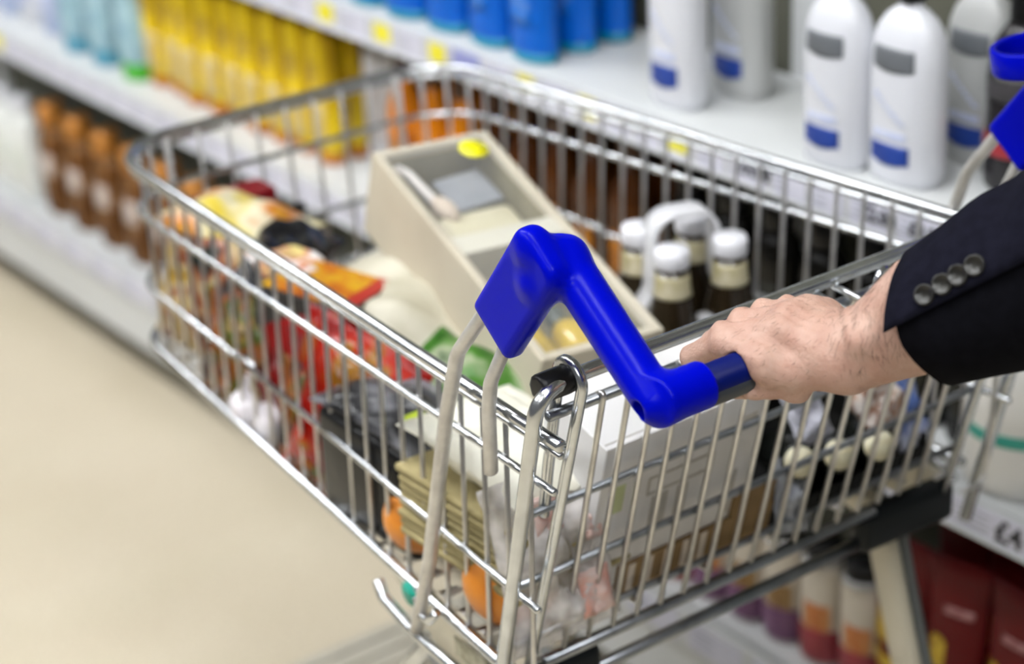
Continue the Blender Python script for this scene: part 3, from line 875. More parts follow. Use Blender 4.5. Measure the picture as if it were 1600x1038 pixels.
# handle and its blue brackets
HY, HZ = -.128, 1.064
hb = tube('handle_bar', [(-.262, HY, HZ), (.248, HY, HZ)], .0128, BLUED, T, 24)
tube('handle_core', [(-.236, HY - .004, HZ - .0065), (.23, HY - .004, HZ - .0065)], .0095, mat('charcoal_handle_core', (.03, .033, .038), .3), hb, 16)
u2 = np.array([0, -.615, .789]); v2 = np.array([0, -.789, -.615]); n2 = np.array([-1, 0, 0.])
def bracket_sdf(P):
    q_ = (P - np.array((-.2805, .0150, 1.1000))) @ np.array([u2, v2, n2]).T
    rc_ = np.where((q_[:, 0] > 0), .0150, .0060)
    c2 = np.abs(q_[:, :2]) - (np.array([.0565, .0265]) - rc_[:, None])
    pl2 = np.linalg.norm(np.maximum(c2, 0), axis=1) + np.minimum(c2.max(1), 0) - rc_
    w2 = np.stack([pl2 + .007, np.abs(q_[:, 2]) - .0095 + .007], 1)
    plate = np.linalg.norm(np.maximum(w2, 0), axis=1) + np.minimum(w2.max(1), 0) - .007
    arm = sd_caps(P, (-.2590, -.010, 1.1255), (-.2690, -.123, 1.0605), .0170, .0160)
    top = sd_caps(P, (-.2780, -.002, 1.1370), (-.2590, -.010, 1.1270), .0130, .0160)
    low = sd_caps(P, (-.2790, -.004, 1.1120), (-.2610, -.008, 1.1120), .0120, .0150)
    col = np.linalg.norm(P[:, 1:] - np.array([HY, HZ]), axis=1) - .0172
    col = smax(col, np.maximum(P[:, 0] + .2315, -.2720 - P[:, 0]), .002)
    d = smin(plate, smin(top, low, .008), .009)
    d = smin(d, arm, .009)
    d = smin(d, col, .008)
    # screw recess in the elbow
    hole = np.maximum(np.linalg.norm(P[:, 1:] - np.array([HY + .008, HZ - .006]), axis=1) - .0068, P[:, 0] + .2700)
    d = smax(d, -hole, .0012)
    # underside of the arm is scooped out a little
    return d
br_l = sdf_obj('handle_bracket', bracket_sdf, (-.30, -.155, 1.025), (-.22, .085, 1.170), .0014, BLUE, T, smooth_it=2)
br_r = br_l.copy(); COL.objects.link(br_r); br_r.parent = T
br_r.data = br_l.data.copy()
for v in br_r.data.vertices: v.co.x = -v.co.x - .012
br_r.data.flip_normals()
# open ring moulded on the right bracket
bm = bmesh.new()
N = 40; rr = []
for ro, z in ((.040, 0), (.041, .002), (.041, .020), (.040, .022), (.036, .022), (.035, .020), (.035, .002), (.036, 0)):
    rr.append([bm.verts.new((ro * 1.15 * math.cos(2 * PI * k / N), ro * math.sin(2 * PI * k / N), z)) for k in range(N)])
for i in range(len(rr)):
    A = rr[i]; B = rr[(i + 1) % len(rr)]
    for k in range(N): bm.faces.new((A[k], A[(k + 1) % N], B[(k + 1) % N], B[k]))
link_bm('bracket_ring', bm, BLUE, br_r, True, (.262, .012, 1.142), (-.15, 0, .2))

# ------------------------------------------------------------------ groceries in the trolley
FZ = .7295                                    # top of the basket's floor wires
def rotM(ex, ey):
    ex = Vector(ex).normalized(); ez = ex.cross(Vector(ey)).normalized(); ey = ez.cross(ex)
    return Matrix((ex, ey, ez)).transposed()
# wooden gift box with a clear lid
eY = Vector((.036, .3375, .1)).normalized(); eX = Vector((.134, .0085, 0)); eX = (eX - eY * eX.dot(eY)).normalized(); eZ = eX.cross(eY)
GB = empty('gift_box'); RB = Matrix((eX, eY, eZ)).transposed()
gh = .098
GB.matrix_world = Matrix.Translation(Vector((.0095, .448, .92)) - eZ * gh) @ RB.to_4x4()
tag(GB, 'long pale wooden gift box with clear lid, lying tilted across the groceries', 'gift box')
WOOD = mat('pale_mdf', (.55, .50, .39), .6, 0, (.49, .44, .34), 12, .06, 200, spec=.25)
gw, gl, gt = .135, .354, .0095
bm = bmesh.new()
add_box(bm, (0, 0, .004), (gw, gl, .008), .001)
for s in (-1, 1):
    add_box(bm, (s * (gw - gt) / 2, 0, gh / 2), (gt, gl, gh), .0015)
    add_box(bm, (0, s * (gl - gt) / 2, gh / 2), (gw - gt, gt, gh), .0015)
link_bm('box_body', bm, WOOD, GB, False)
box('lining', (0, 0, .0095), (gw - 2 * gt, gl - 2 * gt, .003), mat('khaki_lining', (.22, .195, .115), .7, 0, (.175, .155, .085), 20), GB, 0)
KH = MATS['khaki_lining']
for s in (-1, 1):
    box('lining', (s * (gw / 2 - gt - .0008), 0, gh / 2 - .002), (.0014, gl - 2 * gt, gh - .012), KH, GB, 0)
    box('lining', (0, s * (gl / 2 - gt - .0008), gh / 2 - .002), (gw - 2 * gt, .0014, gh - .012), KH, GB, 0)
box('divider', (0, .006, gh / 2 + .008), (gw - 2 * gt, .028, gh - .018), mat('cream_board', (.56, .54, .45), .5), GB, .001)
box('clear_lid', (0, 0, gh + .0006), (gw - .004, gl - .004, .0012), clear_mat('clear_lid_film', (1, 1, .98), .08, .045, 0, 4), GB, 0)
bm = bmesh.new(); add_lathe(bm, [(.0155, gh + .0013), (.0155, gh + .0019)], 28, off=(.037, .148, 0))
o = link_bm('yellow_sticker', bm, mat('yellow_sticker', (.85, .80, .0), .4), GB)
gsub = lambda nm, lab, cat, loc, rz: tag(empty(nm), lab, cat)
def in_box(o, loc, rz=0, rx=0, ry=0):
    o.matrix_world = GB.matrix_world @ Matrix.Translation(loc) @ Matrix.Rotation(rz, 4, 'Z') @ Matrix.Rotation(rx, 4, 'X') @ Matrix.Rotation(ry, 4, 'Y')
    return o
o = box('soap_bar', (0, 0, 0), (.086, .05, .04), mat('cream_soap', (.56, .53, .38), .4, 0, (.52, .48, .33), 18), None, .008, True)
tag(in_box(o, (.004, .058, .055), .02), 'cream soap bar beside the divider of the wooden gift box', 'soap')
o = box('gift_card', (0, 0, 0), (.058, .05, .004), mat('slate_blue_card', (.22, .235, .265), .5, 0, (.27, .285, .315), 20), None, .001)
tag(in_box(o, (.018, .118, .07), .12, .1), 'slate grey card in the far half of the wooden gift box', 'card')
e = empty('bath_brush'); tag(in_box(e, (-.030, .110, .076), .22), 'white bath brush along the left wall of the wooden gift box', 'brush')
tube('brush_handle', [(0, -.005, 0), (.002, .04, .006), (0, .062, .004)], [.0055, .0045, .004], mat('white_brush', (.72, .68, .64), .4), e, 12)
bm = bmesh.new(); add_lathe(bm, [(.005, -.010), (.012, -.006), (.014, 0), (.011, .007), (.004, .010)], 20, .75, 1.5, off=(0, -.022, 0))
link_bm('brush_head', bm, mat('beige_bristle', (.56, .47, .38), .8, 0, (.48, .4, .32), 200), e)
GOLDL = mat('golden_oil', (.52, .36, .02), .12, 0, (.38, .25, .02), 20, coat=.5)
for i, (x, y_) in enumerate([(-.022, -.09), (.024, -.10)]):
    e = empty('oil_flask'); tag(in_box(e, (x, y_, .035), PI / 2 * 0, -PI / 2), ['flask of golden oil in the near left of the wooden gift box', 'flask of golden oil in the near right of the wooden gift box'][i], 'flask')
    lathe('flask_body', [(.017, -.05), (.02, -.046), (.02, .01), (.014, .022), (.008, .026)], GOLDL, e, 20)
    lathe('stopper', [(.009, .026), (.0105, .028), (.0105, .045), (.009, .047)], mat('dark_stopper', (.06, .08, .07), .3), e, 16)
for i, (x, y_) in enumerate([(-.03, -.145), (.002, -.15), (.033, -.145), (.03, -.03), (-.028, -.03)]):
    o = lathe('bath_bead', [(.004, -.012), (.011, -.007), (.013, 0), (.011, .007), (.004, .012)], mat('olive_bead', (.3, .27, .06), .25, 0, (.4, .36, .12), 40), None, 18)
    tag(in_box(o, (x, y_, .03)), 'round olive bath bead in the ' + ['near left corner', 'middle of the near end', 'near right corner', 'right side by the divider', 'left side by the divider'][i] + ' of the wooden gift box', 'bath bead')

# white carton against the rear flap
CT = empty('carton'); ct = Vector((0, .2655, -1)).normalized()      # its upright axis follows the flap
ex = Vector((1, .006, 0)).normalized(); ez = -ct; ey = ez.cross(ex).normalized()
w_, d_, h_ = .178, .082, .172
CT.matrix_world = Matrix.Translation(Vector((-.088, .057, .913)) + ey * (d_ / 2) - ez * h_) @ Matrix((ex, ey, ez)).transposed().to_4x4()
tag(CT, 'white carton standing behind the rear flap, its bright top under the handle', 'carton')
box('carton_body', (0, 0, h_ / 2), (w_, d_, h_), mat('white_carton_board', (.66, .65, .65), .6, 0, (.62, .61, .61), 10), CT, .0012)
GREYP = mat('grey_carton_print', (.42, .40, .37), .7)
for i, (x, z, a, b) in enumerate([(.0, .118, .07, .0025), (.0, .1, .07, .0025), (.035, .109, .0025, .02), (-.035, .109, .0025, .02), (-.02, .075, .018, .04), (.005, .075, .012, .04), (.07, .14, .016, .012), (.066, .06, .004, .05)]):
    box('printed_mark', (x, -d_ / 2 - .0003, z), (a, .0005, b), GREYP, CT, 0)
box('leaf_mark', (-.068, -d_ / 2 - .0003, .11), (.012, .0005, .03), mat('pale_green_print', (.5, .55, .3), .7), CT, 0)
box('lid_seam', (0, -d_ / 2 + .006, h_ + .0002), (w_ - .004, .0012, .0006), GREYP, CT, 0)
# corrugated brown tray with white stripes in front of it
e = empty('cardboard_tray', (-.055, .1045, .7295)); tag(e, 'brown cardboard tray with white stripes below the white carton', 'tray')
BRC = mat('brown_cardboard', (.26, .165, .07), .75, 0, (.21, .13, .055), 25)
bm = bmesh.new(); M = Matrix.Rotation(.259, 3, 'X')
add_box(bm, (0, -.004, .022), (.175, .010, .044), .001, M); add_box(bm, (.062, -.0125, .052), (.05, .009, .04), .004, M)
link_bm('tray_wall', bm, BRC, e, False)
for i in range(5):
    bm = bmesh.new(); add_box(bm, (-.074 + .02 * i, -.0096, .022), (.007 - .001 * (i % 2), .001, .04), 0, M)
    link_bm('white_stripe', bm, mat('white_stripe_ink', (.62, .55, .47), .7), e, False)

# four bottles in a white plastic carrier
e4 = empty('bottle_carrier', (.168, .378, .7295), (0, 0, -.32)); tag(e4, 'white plastic carrier with arched handle holding four dark bottles', 'bottle carrier')
CAR = mat('white_carrier_plastic', (.66, .66, .68), .35, 0, (.6, .6, .62), 5)
bm = bmesh.new()
def strap(pts, w, t=.0022):
    pts = [Vector(p) for p in fillet(pts, [0] + [.022] * (len(pts) - 2) + [0], 6)]
    rows = []
    for i, p in enumerate(pts):
        tg = (pts[min(i + 1, len(pts) - 1)] - pts[max(i - 1, 0)]).normalized(); nn = tg.cross(Vector((0, 1, 0))).normalized()
        rows.append([bm.verts.new(p + Vector((0, a * w / 2, 0)) + nn * b * t) for a, b in ((-1, -1), (1, -1), (1, 1), (-1, 1))])
    for A, B in zip(rows, rows[1:]):
        for k in range(4): bm.faces.new((A[k], A[(k + 1) % 4], B[(k + 1) % 4], B[k]))
    bm.faces.new(rows[0][::-1]); bm.faces.new(rows[-1])
strap([(-.066, 0, .02), (-.066, 0, .075), (-.036, 0, .115), (-.033, 0, .196), (.033, 0, .196), (.036, 0, .115), (.066, 0, .075), (.066, 0, .02)], .032)
link_bm('carrier_handle', bm, CAR, e4)
bm = bmesh.new()
strap([(-.085, .034, .085), (-.03, .034, .092), (.03, .034, .092), (.085, .034, .085)], .012)
strap([(-.085, -.034, .085), (-.03, -.034, .092), (.03, -.034, .092), (.085, -.034, .085)], .012)
add_box(bm, (-.0665, 0, .06), (.003, .11, .05), .001); add_box(bm, (.0665, 0, .06), (.003, .11, .05), .001)
link_bm('carrier_cradle', bm, CAR, e4)
BROWNB = mat('dark_brown_bottle', (.03, .02, .008), .12, 0, (.018, .012, .006), 12, coat=.5)
sb = empty('drink_bottle')
pb = [(.024, 0), (.0262, .004), (.0268, .015), (.0268, .085), (.0245, .105), (.0178, .128), (.0158, .155)]
lathe('body', pb, BROWNB, sb, 28)
patch('neck_label', pb, .124, .147, 0, 2 * PI, mat('cream_neck_label', (.56, .51, .36), .5, 0, (.42, .37, .2), 60), sb, na=28)
lathe('cap', [(.0165, .154), (.0178, .156), (.018, .169), (.0165, .173)], mat('white_bottle_cap', (.8, .8, .84), .35), sb, 26)
for i, (x, y_, lab) in enumerate([(.134, .352, 'nearest dark bottle with white cap in the plastic carrier'), (.197, .338, 'dark bottle with white cap at the right of the plastic carrier'),
                                  (.146, .420, 'dark bottle with white cap at the left of the plastic carrier'), (.207, .408, 'dark bottle behind the arched handle of the plastic carrier')]):
    c = sb if i == 0 else copy_tree(sb)
    c.location = (x, y_, .7295); tag(c, lab, 'bottle', 'bottles in the white plastic carrier')

# small wine bottles lying with their capsules towards the handle
wbm = mat('black_wine_glass', (.006, .007, .006), .25, 0, (.01, .011, .008), 10, spec=.25)
wv = empty('wine_bottle')
pw = [(.020, -.120), (.0222, -.117), (.0222, -.062), (.0195, -.048), (.0160, -.040), (.0155, -.008), (.0165, -.006), (.0168, -.001), (.0160, 0)]
lathe('body', pw, wbm, wv, 26)
lathe('capsule_disc', [(.0142, -.0005), (.0142, .0010)], print_mat('cream_capsule', [(.45, .2, .06), (.68, .62, .42), (.72, .68, .5)], 60, bump=0, lo=.25, hi=.5), wv, 26)
for i, (x, y_, z_, lab) in enumerate([(.064, .0910, .799, 'dark wine bottle leaning leftmost of three, cream disc on its capsule'), (.110, .0880, .791, 'dark wine bottle leaning in the middle of three, cream disc on its capsule'), (.157, .0850, .785, 'dark wine bottle leaning rightmost of three, cream disc on its capsule')]):
    c = wv if i == 0 else copy_tree(wv)
    c.location = (x, y_, z_); c.rotation_euler = Vector((-.50, -.76, .42)).to_track_quat('Z', 'Y').to_euler(); tag(c, lab, 'wine bottle', 'wine bottles leaning behind the flap')

e = empty('wine_tray', (.135, .185, .7295)); tag(e, 'shallow black card tray under the three wine bottles', 'tray')
BCARD = mat('black_tray_card', (.004, .004, .004), .5, 0, (.006, .006, .005), 20, spec=.2)
bm = bmesh.new()
add_box(bm, (0, 0, .002), (.215, .16, .004), .001)
for sx_ in (-1, 1): add_box(bm, (sx_ * .106, 0, .0155), (.003, .16, .027), .001)
add_box(bm, (0, .0785, .0255), (.209, .003, .047), .001); add_box(bm, (0, -.0785, .010), (.209, .003, .016), .001)
link_bm('tray_card', bm, BCARD, e, False)
def bag(name, lab, cat, w, h, t, m, loc, rot, **k):
    o = pillow(name, w, h, t, m, loc, rot, **k); tag(o, lab, cat); return o
RED1 = print_mat('red_foil_print', [(.05, .001, .001), (.16, .002, .001), (.24, .004, .002), (.25, .07, .005), (.06, .002, .002)], 16, rough=.22, bump=.5, bscale=30, lo=.25, hi=.75)
RED2 = print_mat('red_orange_foil', [(.07, .002, .001), (.22, .003, .001), (.32, .012, .002), (.22, .10, .006), (.10, .002, .002)], 20, rough=.22, bump=.5, bscale=26, lo=.25, hi=.75)
DKRED = print_mat('dark_red_foil', [(.02, .003, .003), (.12, .003, .003), (.2, .006, .005), (.05, .045, .045)], 18, rough=.25, bump=.5, lo=.25, hi=.75)
YELP = print_mat('yellow_white_foil', [(.58, .38, .006), (.56, .44, .06), (.62, .58, .42), (.5, .17, .03), (.58, .40, .008)], 14, rough=.3, bump=.3, lo=.25, hi=.75)
YGP = print_mat('yellow_green_print', [(.008, .03, .02), (.40, .24, .02), (.45, .36, .2), (.25, .06, .02), (.01, .02, .018), (.01, .012, .012)], 22, rough=.3, bump=.3, lo=.25, hi=.75)
BLKP = print_mat('black_silver_foil', [(.005, .005, .006), (.008, .008, .009), (.02, .02, .022), (.30, .31, .33)], 12, rough=.2, bump=.5, lo=.3, hi=.8)
MIXP = print_mat('dark_food_print', [(.01, .01, .009), (.02, .012, .01), (.25, .07, .015), (.03, .07, .012), (.3, .2, .05), (.012, .008, .008)], 24, rough=.25, bump=.35, lo=.25, hi=.78)
GREENP = print_mat('salad_print', [(.006, .028, .004), (.025, .10, .01), (.06, .17, .025), (.3, .34, .22), (.012, .05, .008)], 22, rough=.3, bump=.4, lo=.25, hi=.75)
CREAMP = mat('cream_paper_bag', (.50, .475, .385), .6, 0, (.38, .355, .27), 22, .8, 25, spec=.3)
bag('snack_bag', 'red foil snack bag leaning on the left side near the grey pack', 'snack bag', .15, .16, .06, RED2, (-.198, .425, .800), (1.25, .15, -1.35), seed=1)
bag('snack_bag', 'red foil snack bag behind the left rim, in front of the cream bag', 'snack bag', .15, .15, .055, RED1, (-.178, .470, .795), (1.25, .1, -1.3), seed=2)
bag('snack_bag', 'dark red foil bag below the boxed meal with the orange photo', 'snack bag', .17, .17, .05, DKRED, (-.185, .545, .790), (1.3, -.1, -1.45), seed=3)
bag('snack_bag', 'yellow and white snack bag on top at the front left corner', 'snack bag', .13, .15, .045, YELP, (-.130, .768, .876), (.14, .1, .5), seed=4)
bag('snack_bag', 'yellow and green snack bag upright against the front left wires', 'snack bag', .15, .15, .05, YGP, (-.185, .745, .820), (1.35, .1, -1.4), seed=5)
bag('snack_bag', 'black foil bag with silver end beside the yellow snack bag', 'snack bag', .095, .15, .06, BLKP, (-.120, .680, .856), (.1, .35, -.75), seed=6)
bag('snack_bag', 'dark printed food bag standing by the left wires under the yellow bags', 'snack bag', .17, .13, .05, MIXP, (-.197, .640, .785), (1.4, .05, -1.5), seed=7)
bag('snack_bag', 'dark food bag with orange and green print low by the left wires', 'snack bag', .15, .12, .05, MIXP, (-.208, .475, .765), (1.45, .05, -1.5), seed=8)
bag('snack_bag', 'dull black bag standing at the front of the basket', 'snack bag', .17, .15, .05, mat('black_matt_bag', (.006, .007, .008), .35, 0, (.014, .012, .012), 20, .4, 30, spec=.3), (-.105, .785, .785), (1.4, 0, .15), seed=9)
bag('salad_bag', 'green salad bag below the blue bracket, near end of the gift box', 'salad bag', .13, .17, .07, GREENP, (-.110, .345, .812), (.35, -.25, .35), seed=10)
bag('bread_bag', 'cream paper bag under the left side of the wooden gift box', 'bag', .20, .29, .12, CREAMP, (-.075, .520, .806), (.20, -.10, .10), seed=11, wob=.006)
bag('snack_bag', 'small pale printed bag between boxed meal and black foil bag', 'snack bag', .08, .1, .04, print_mat('white_pink_print', [(.6, .5, .5), (.7, .68, .66), (.5, .2, .12), (.6, .5, .2)], 30, bump=.4, lo=.3, hi=.7), (-.135, .625, .858), (.5, .2, .3), seed=12)
e = empty('cereal_box', (-.118, .826, .8090), (.0, 0, .04)); tag(e, 'dark red box standing at the front end of the basket', 'box')
box('box_body', (0, 0, 0), (.12, .04, .153), print_mat('crimson_box_print', [(.07, .003, .005), (.17, .005, .009), (.11, .004, .007)], 10, bump=0, lo=.3, hi=.7), e, .0015)
box('box_label', (.02, -.018, .03), (.06, .001, .06), mat('plum_box_label', (.09, .02, .04), .5), e, 0)
# boxed meal with an orange photo on its lid
e = empty('ready_meal', (-.138, .573, .850), (.10, .06, .45)); tag(e, 'black boxed ready meal with orange food photo on top', 'boxed meal')
box('sleeve', (0, 0, 0), (.090, .112, .045), mat('black_meal_card', (.02, .018, .018), .4), e, .002)
box('food_photo', (0, .006, .0230), (.084, .088, .001), print_mat('orange_food_photo', [(.26, .04, .005), (.42, .13, .006), (.48, .27, .008), (.40, .09, .006)], 26, bump=.1, lo=.3, hi=.7), e, 0)
box('red_band', (0, -.0465, .0232), (.085, .016, .001), mat('red_meal_band', (.34, .012, .006), .4), e, 0)
# grey and black pack near the handle strut
e = empty('tray_pack', (-.1975, .338, .7925), (.02, .0, .08)); tag(e, 'black tray pack with grey film top, behind the left wires by the strut', 'tray pack')
box('tray', (0, 0, -.008), (.095, .145, .108), mat('black_tray', (.005, .005, .0055), .3, 0, (.008, .008, .008), 30, .2, spec=.25), e, .008, True)
bm = bmesh.new(); add_pillow(bm, .1, .155, .032, seed=21, M=Matrix.Translation((0, 0, .052)))
link_bm('film_top', bm, print_mat('grey_film', [(.012, .012, .013), (.05, .05, .055), (.22, .22, .24), (.02, .02, .02)], 16, rough=.2, bump=.5, lo=.3, hi=.75), e)
box('green_mark', (-.02, -.05, .071), (.02, .02, .001), mat('lime_ink', (.4, .5, .03), .5), e, 0)
# flat breads stacked under a paper wrapper
e = empty('flatbread_pack', (-.195, .172, .7775), (0, .05, .06)); tag(e, 'stack of tan flat breads in white paper, on top of the oranges', 'bread')
bm = bmesh.new()
rnd = random.Random(4)
for i in range(8):
    add_box(bm, (rnd.uniform(-.002, .002), rnd.uniform(-.003, .003), .0045 + .0085 * i), (.125, .165, .0078), .003)
link_bm('bread_stack', bm, mat('tan_bread', (.33, .275, .13), .8, 0, (.24, .195, .085), 30, .4, 120), e)
bm = bmesh.new(); add_pillow(bm, .125, .165, .055, seed=31, M=Matrix.Translation((.004, .004, .094)) @ Matrix.Rotation(.10, 4, 'X'), wob=.006, seal=.03)
link_bm('paper_wrap', bm, mat('white_wrap_paper', (.74, .72, .62), .5, 0, (.68, .66, .55), 16, .4, 40), e)
for i, (y_, x, r) in enumerate([(.282, -.218, .036), (.138, -.2215, .0425)]):
    z_ = FZ + r
    o = sdf_obj('orange', lambda P: sd_ell(P, (0, 0, 0), np.eye(3), (r, r, r * .95)), (-.045,) * 3, (.045,) * 3, .004, mat('orange_peel', (.70, .26, .02), .4, 0, (.62, .2, .015), 30, .35, 500), smooth_it=2)
    bm = bmesh.new(); bm.from_mesh(o.data); bmesh.ops.recalc_face_normals(bm, faces=bm.faces[:]); bm.to_mesh(o.data); bm.free()
    o.location = (x, y_, z_)
    tag(o, ['smaller orange by the left wires next to the black tray pack', 'bigger orange in the near left corner under the flat breads'][i], 'orange', 'oranges under the bread')
e = bag('plastic_bag', 'crumpled clear plastic bag with pinkish print in the near left corner', 'plastic bag', .115, .15, .055, clear_mat('crumpled_clear_film', (.86, .82, .8), .15, .5, .6, 40), (-.205, .102, .806), (1.32, 0, .0), seed=41, wob=.007)
SALM = mat('salmon_print', (.6, .3, .24), .6, 0, (.66, .52, .47), 50)
for (x, y_, s_) in [(-.012, .045, .018), (.02, -.035, .022), (.03, .02, .012)]:
    bm = bmesh.new(); add_pillow(bm, s_ * 1.5, s_ * 1.8, .002, 6, 6, M=Matrix.Translation((x, y_, .026)))
    link_bm('red_print', bm, SALM, e)
# right side: dark box, pouch, silver pack
e = empty('chocolate_box', (.062, .235, .797), (-.14, 0, .05)); tag(e, 'black box standing between the white carton and the bottle carrier', 'box')
box('box_body', (0, 0, 0), (.10, .055, .13), mat('black_box_card', (.008, .008, .008), .3), e, .002)
box('gold_line', (0, -.028, .035), (.08, .0008, .004), mat('dull_gold_line', (.12, .09, .03), .5), e, 0)
bag('pouch', 'grey silver pouch leaning behind the flap, left of the wine bottles', 'pouch', .042, .07, .012, print_mat('silver_blue_foil', [(.16, .17, .2), (.4, .42, .46), (.1, .1, .11)], 30, rough=.25, bump=.4, lo=.3, hi=.7), (.058, .0965, .765), (1.31, .25, .05), seed=51)
bag('pouch', 'small blue and white pouch by the right side wires near the flap', 'pouch', .045, .075, .022, print_mat('blue_white_foil', [(.05, .09, .25), (.08, .13, .32), (.55, .55, .6), (.3, .2, .15)], 12, rough=.3, bump=.3, lo=.25, hi=.8), (.238, .128, .768), (1.25, .1, .25), seed=52)
bag('nut_bag', 'clear bag of brown and white nougat pieces by the right side', 'snack bag', .07, .06, .026, print_mat('nougat_print', [(.55, .5, .46), (.2, .09, .05), (.6, .56, .52), (.4, .2, .1), (.62, .6, .58)], 45, rough=.25, bump=.5, lo=.3, hi=.7), (.198, .130, .799), (.9, 0, .25), seed=53)
bag('paper_packet', 'small folded white paper packet on top of the wine bottles', 'packet', .05, .06, .012, mat('white_packet_paper', (.55, .55, .62), .6, 0, (.5, .5, .57), 20, .4, 40), (.116, .140, .812), (1.0, .05, .1), seed=54)
# white oddments low at the front
o = lathe('paper_roll', [(.012, -.03), (.03, -.03), (.031, -.028), (.031, .028), (.03, .03), (.012, .03)], mat('white_roll_paper', (.72, .72, .76), .7), None, 28)
o.location = (-.170, .812, .7605); o.rotation_euler = (PI / 2, 0, .6); tag(o, 'small white paper roll low in the front left corner', 'paper roll')
def garlic(P):
    d = None
    for k in range(7):
        a = 2 * PI * k / 7
        s = sd_ell(P, (.011 * math.cos(a), .011 * math.sin(a), 0), np.eye(3), (.0125, .0125, .018))
        d = s if d is None else smin(d, s, .002)
    return smin(d, sd_caps(P, (0, 0, .012), (0, .002, .034), .008, .003), .008)
for i, (x, y_) in enumerate([(-.2165, .605), (-.213, .56)]):
    if i == 0: o = sdf_obj('garlic_bulb', garlic, (-.03, -.03, -.025), (.03, .03, .042), .002, mat('white_garlic', (.74, .72, .74), .5, 0, (.66, .62, .66), 60)); g0 = o
    else: o = g0.copy(); COL.objects.link(o)
    o.location = (x, y_, FZ + .018); o.rotation_euler = (0, 0, i)
    tag(o, ['white garlic bulb on the basket floor by the left wires', 'second white garlic bulb, nearer the handle than the first'][i], 'garlic')

# ------------------------------------------------------------------ person: arm, hand, suit sleeve
W0 = np.array([-.144, -.182, 1.077])          # wrist
HD = np.array([-.008, -.010, .007])           # hand offset from its sketch position
AD = np.array([.523, -.628, .576]); AD /= np.linalg.norm(AD)
EL = W0 + AD * .265
fing = {   # MCP, PIP, DIP, TIP centres and radii
 'index':  [(-.180, -.090, 1.066), (-.1875, -.064, 1.045), (-.184, -.078, 1.0255), (-.176, -.1055, 1.0320)],
 'middle': [(-.1590, -.086, 1.068), (-.1630, -.058, 1.046), (-.1600, -.076, 1.0235), (-.1540, -.1080, 1.0305)],
 'ring':   [(-.1385, -.086, 1.0690), (-.1400, -.060, 1.0475), (-.1385, -.077, 1.0250), (-.1340, -.1075, 1.0315)],
 'little': [(-.1195, -.090, 1.0680), (-.1185, -.069, 1.0490), (-.1180, -.081, 1.0290), (-.1155, -.1060, 1.0340)],
}
fing = {k: [tuple(np.array(q) + HD) for q in c] for k, c in fing.items()}
frad = {'index': (.0108, .0095, .0085, .0075), 'middle': (.0112, .0097, .0087, .0077), 'ring': (.0108, .0092, .0083, .0073), 'little': (.0098, .0082, .0074, .0066)}
Rw = np.array([AD, np.cross([0, 0, 1], AD) / np.linalg.norm(np.cross([0, 0, 1], AD)), [0, 0, 0]]); Rw[2] = np.cross(Rw[0], Rw[1])
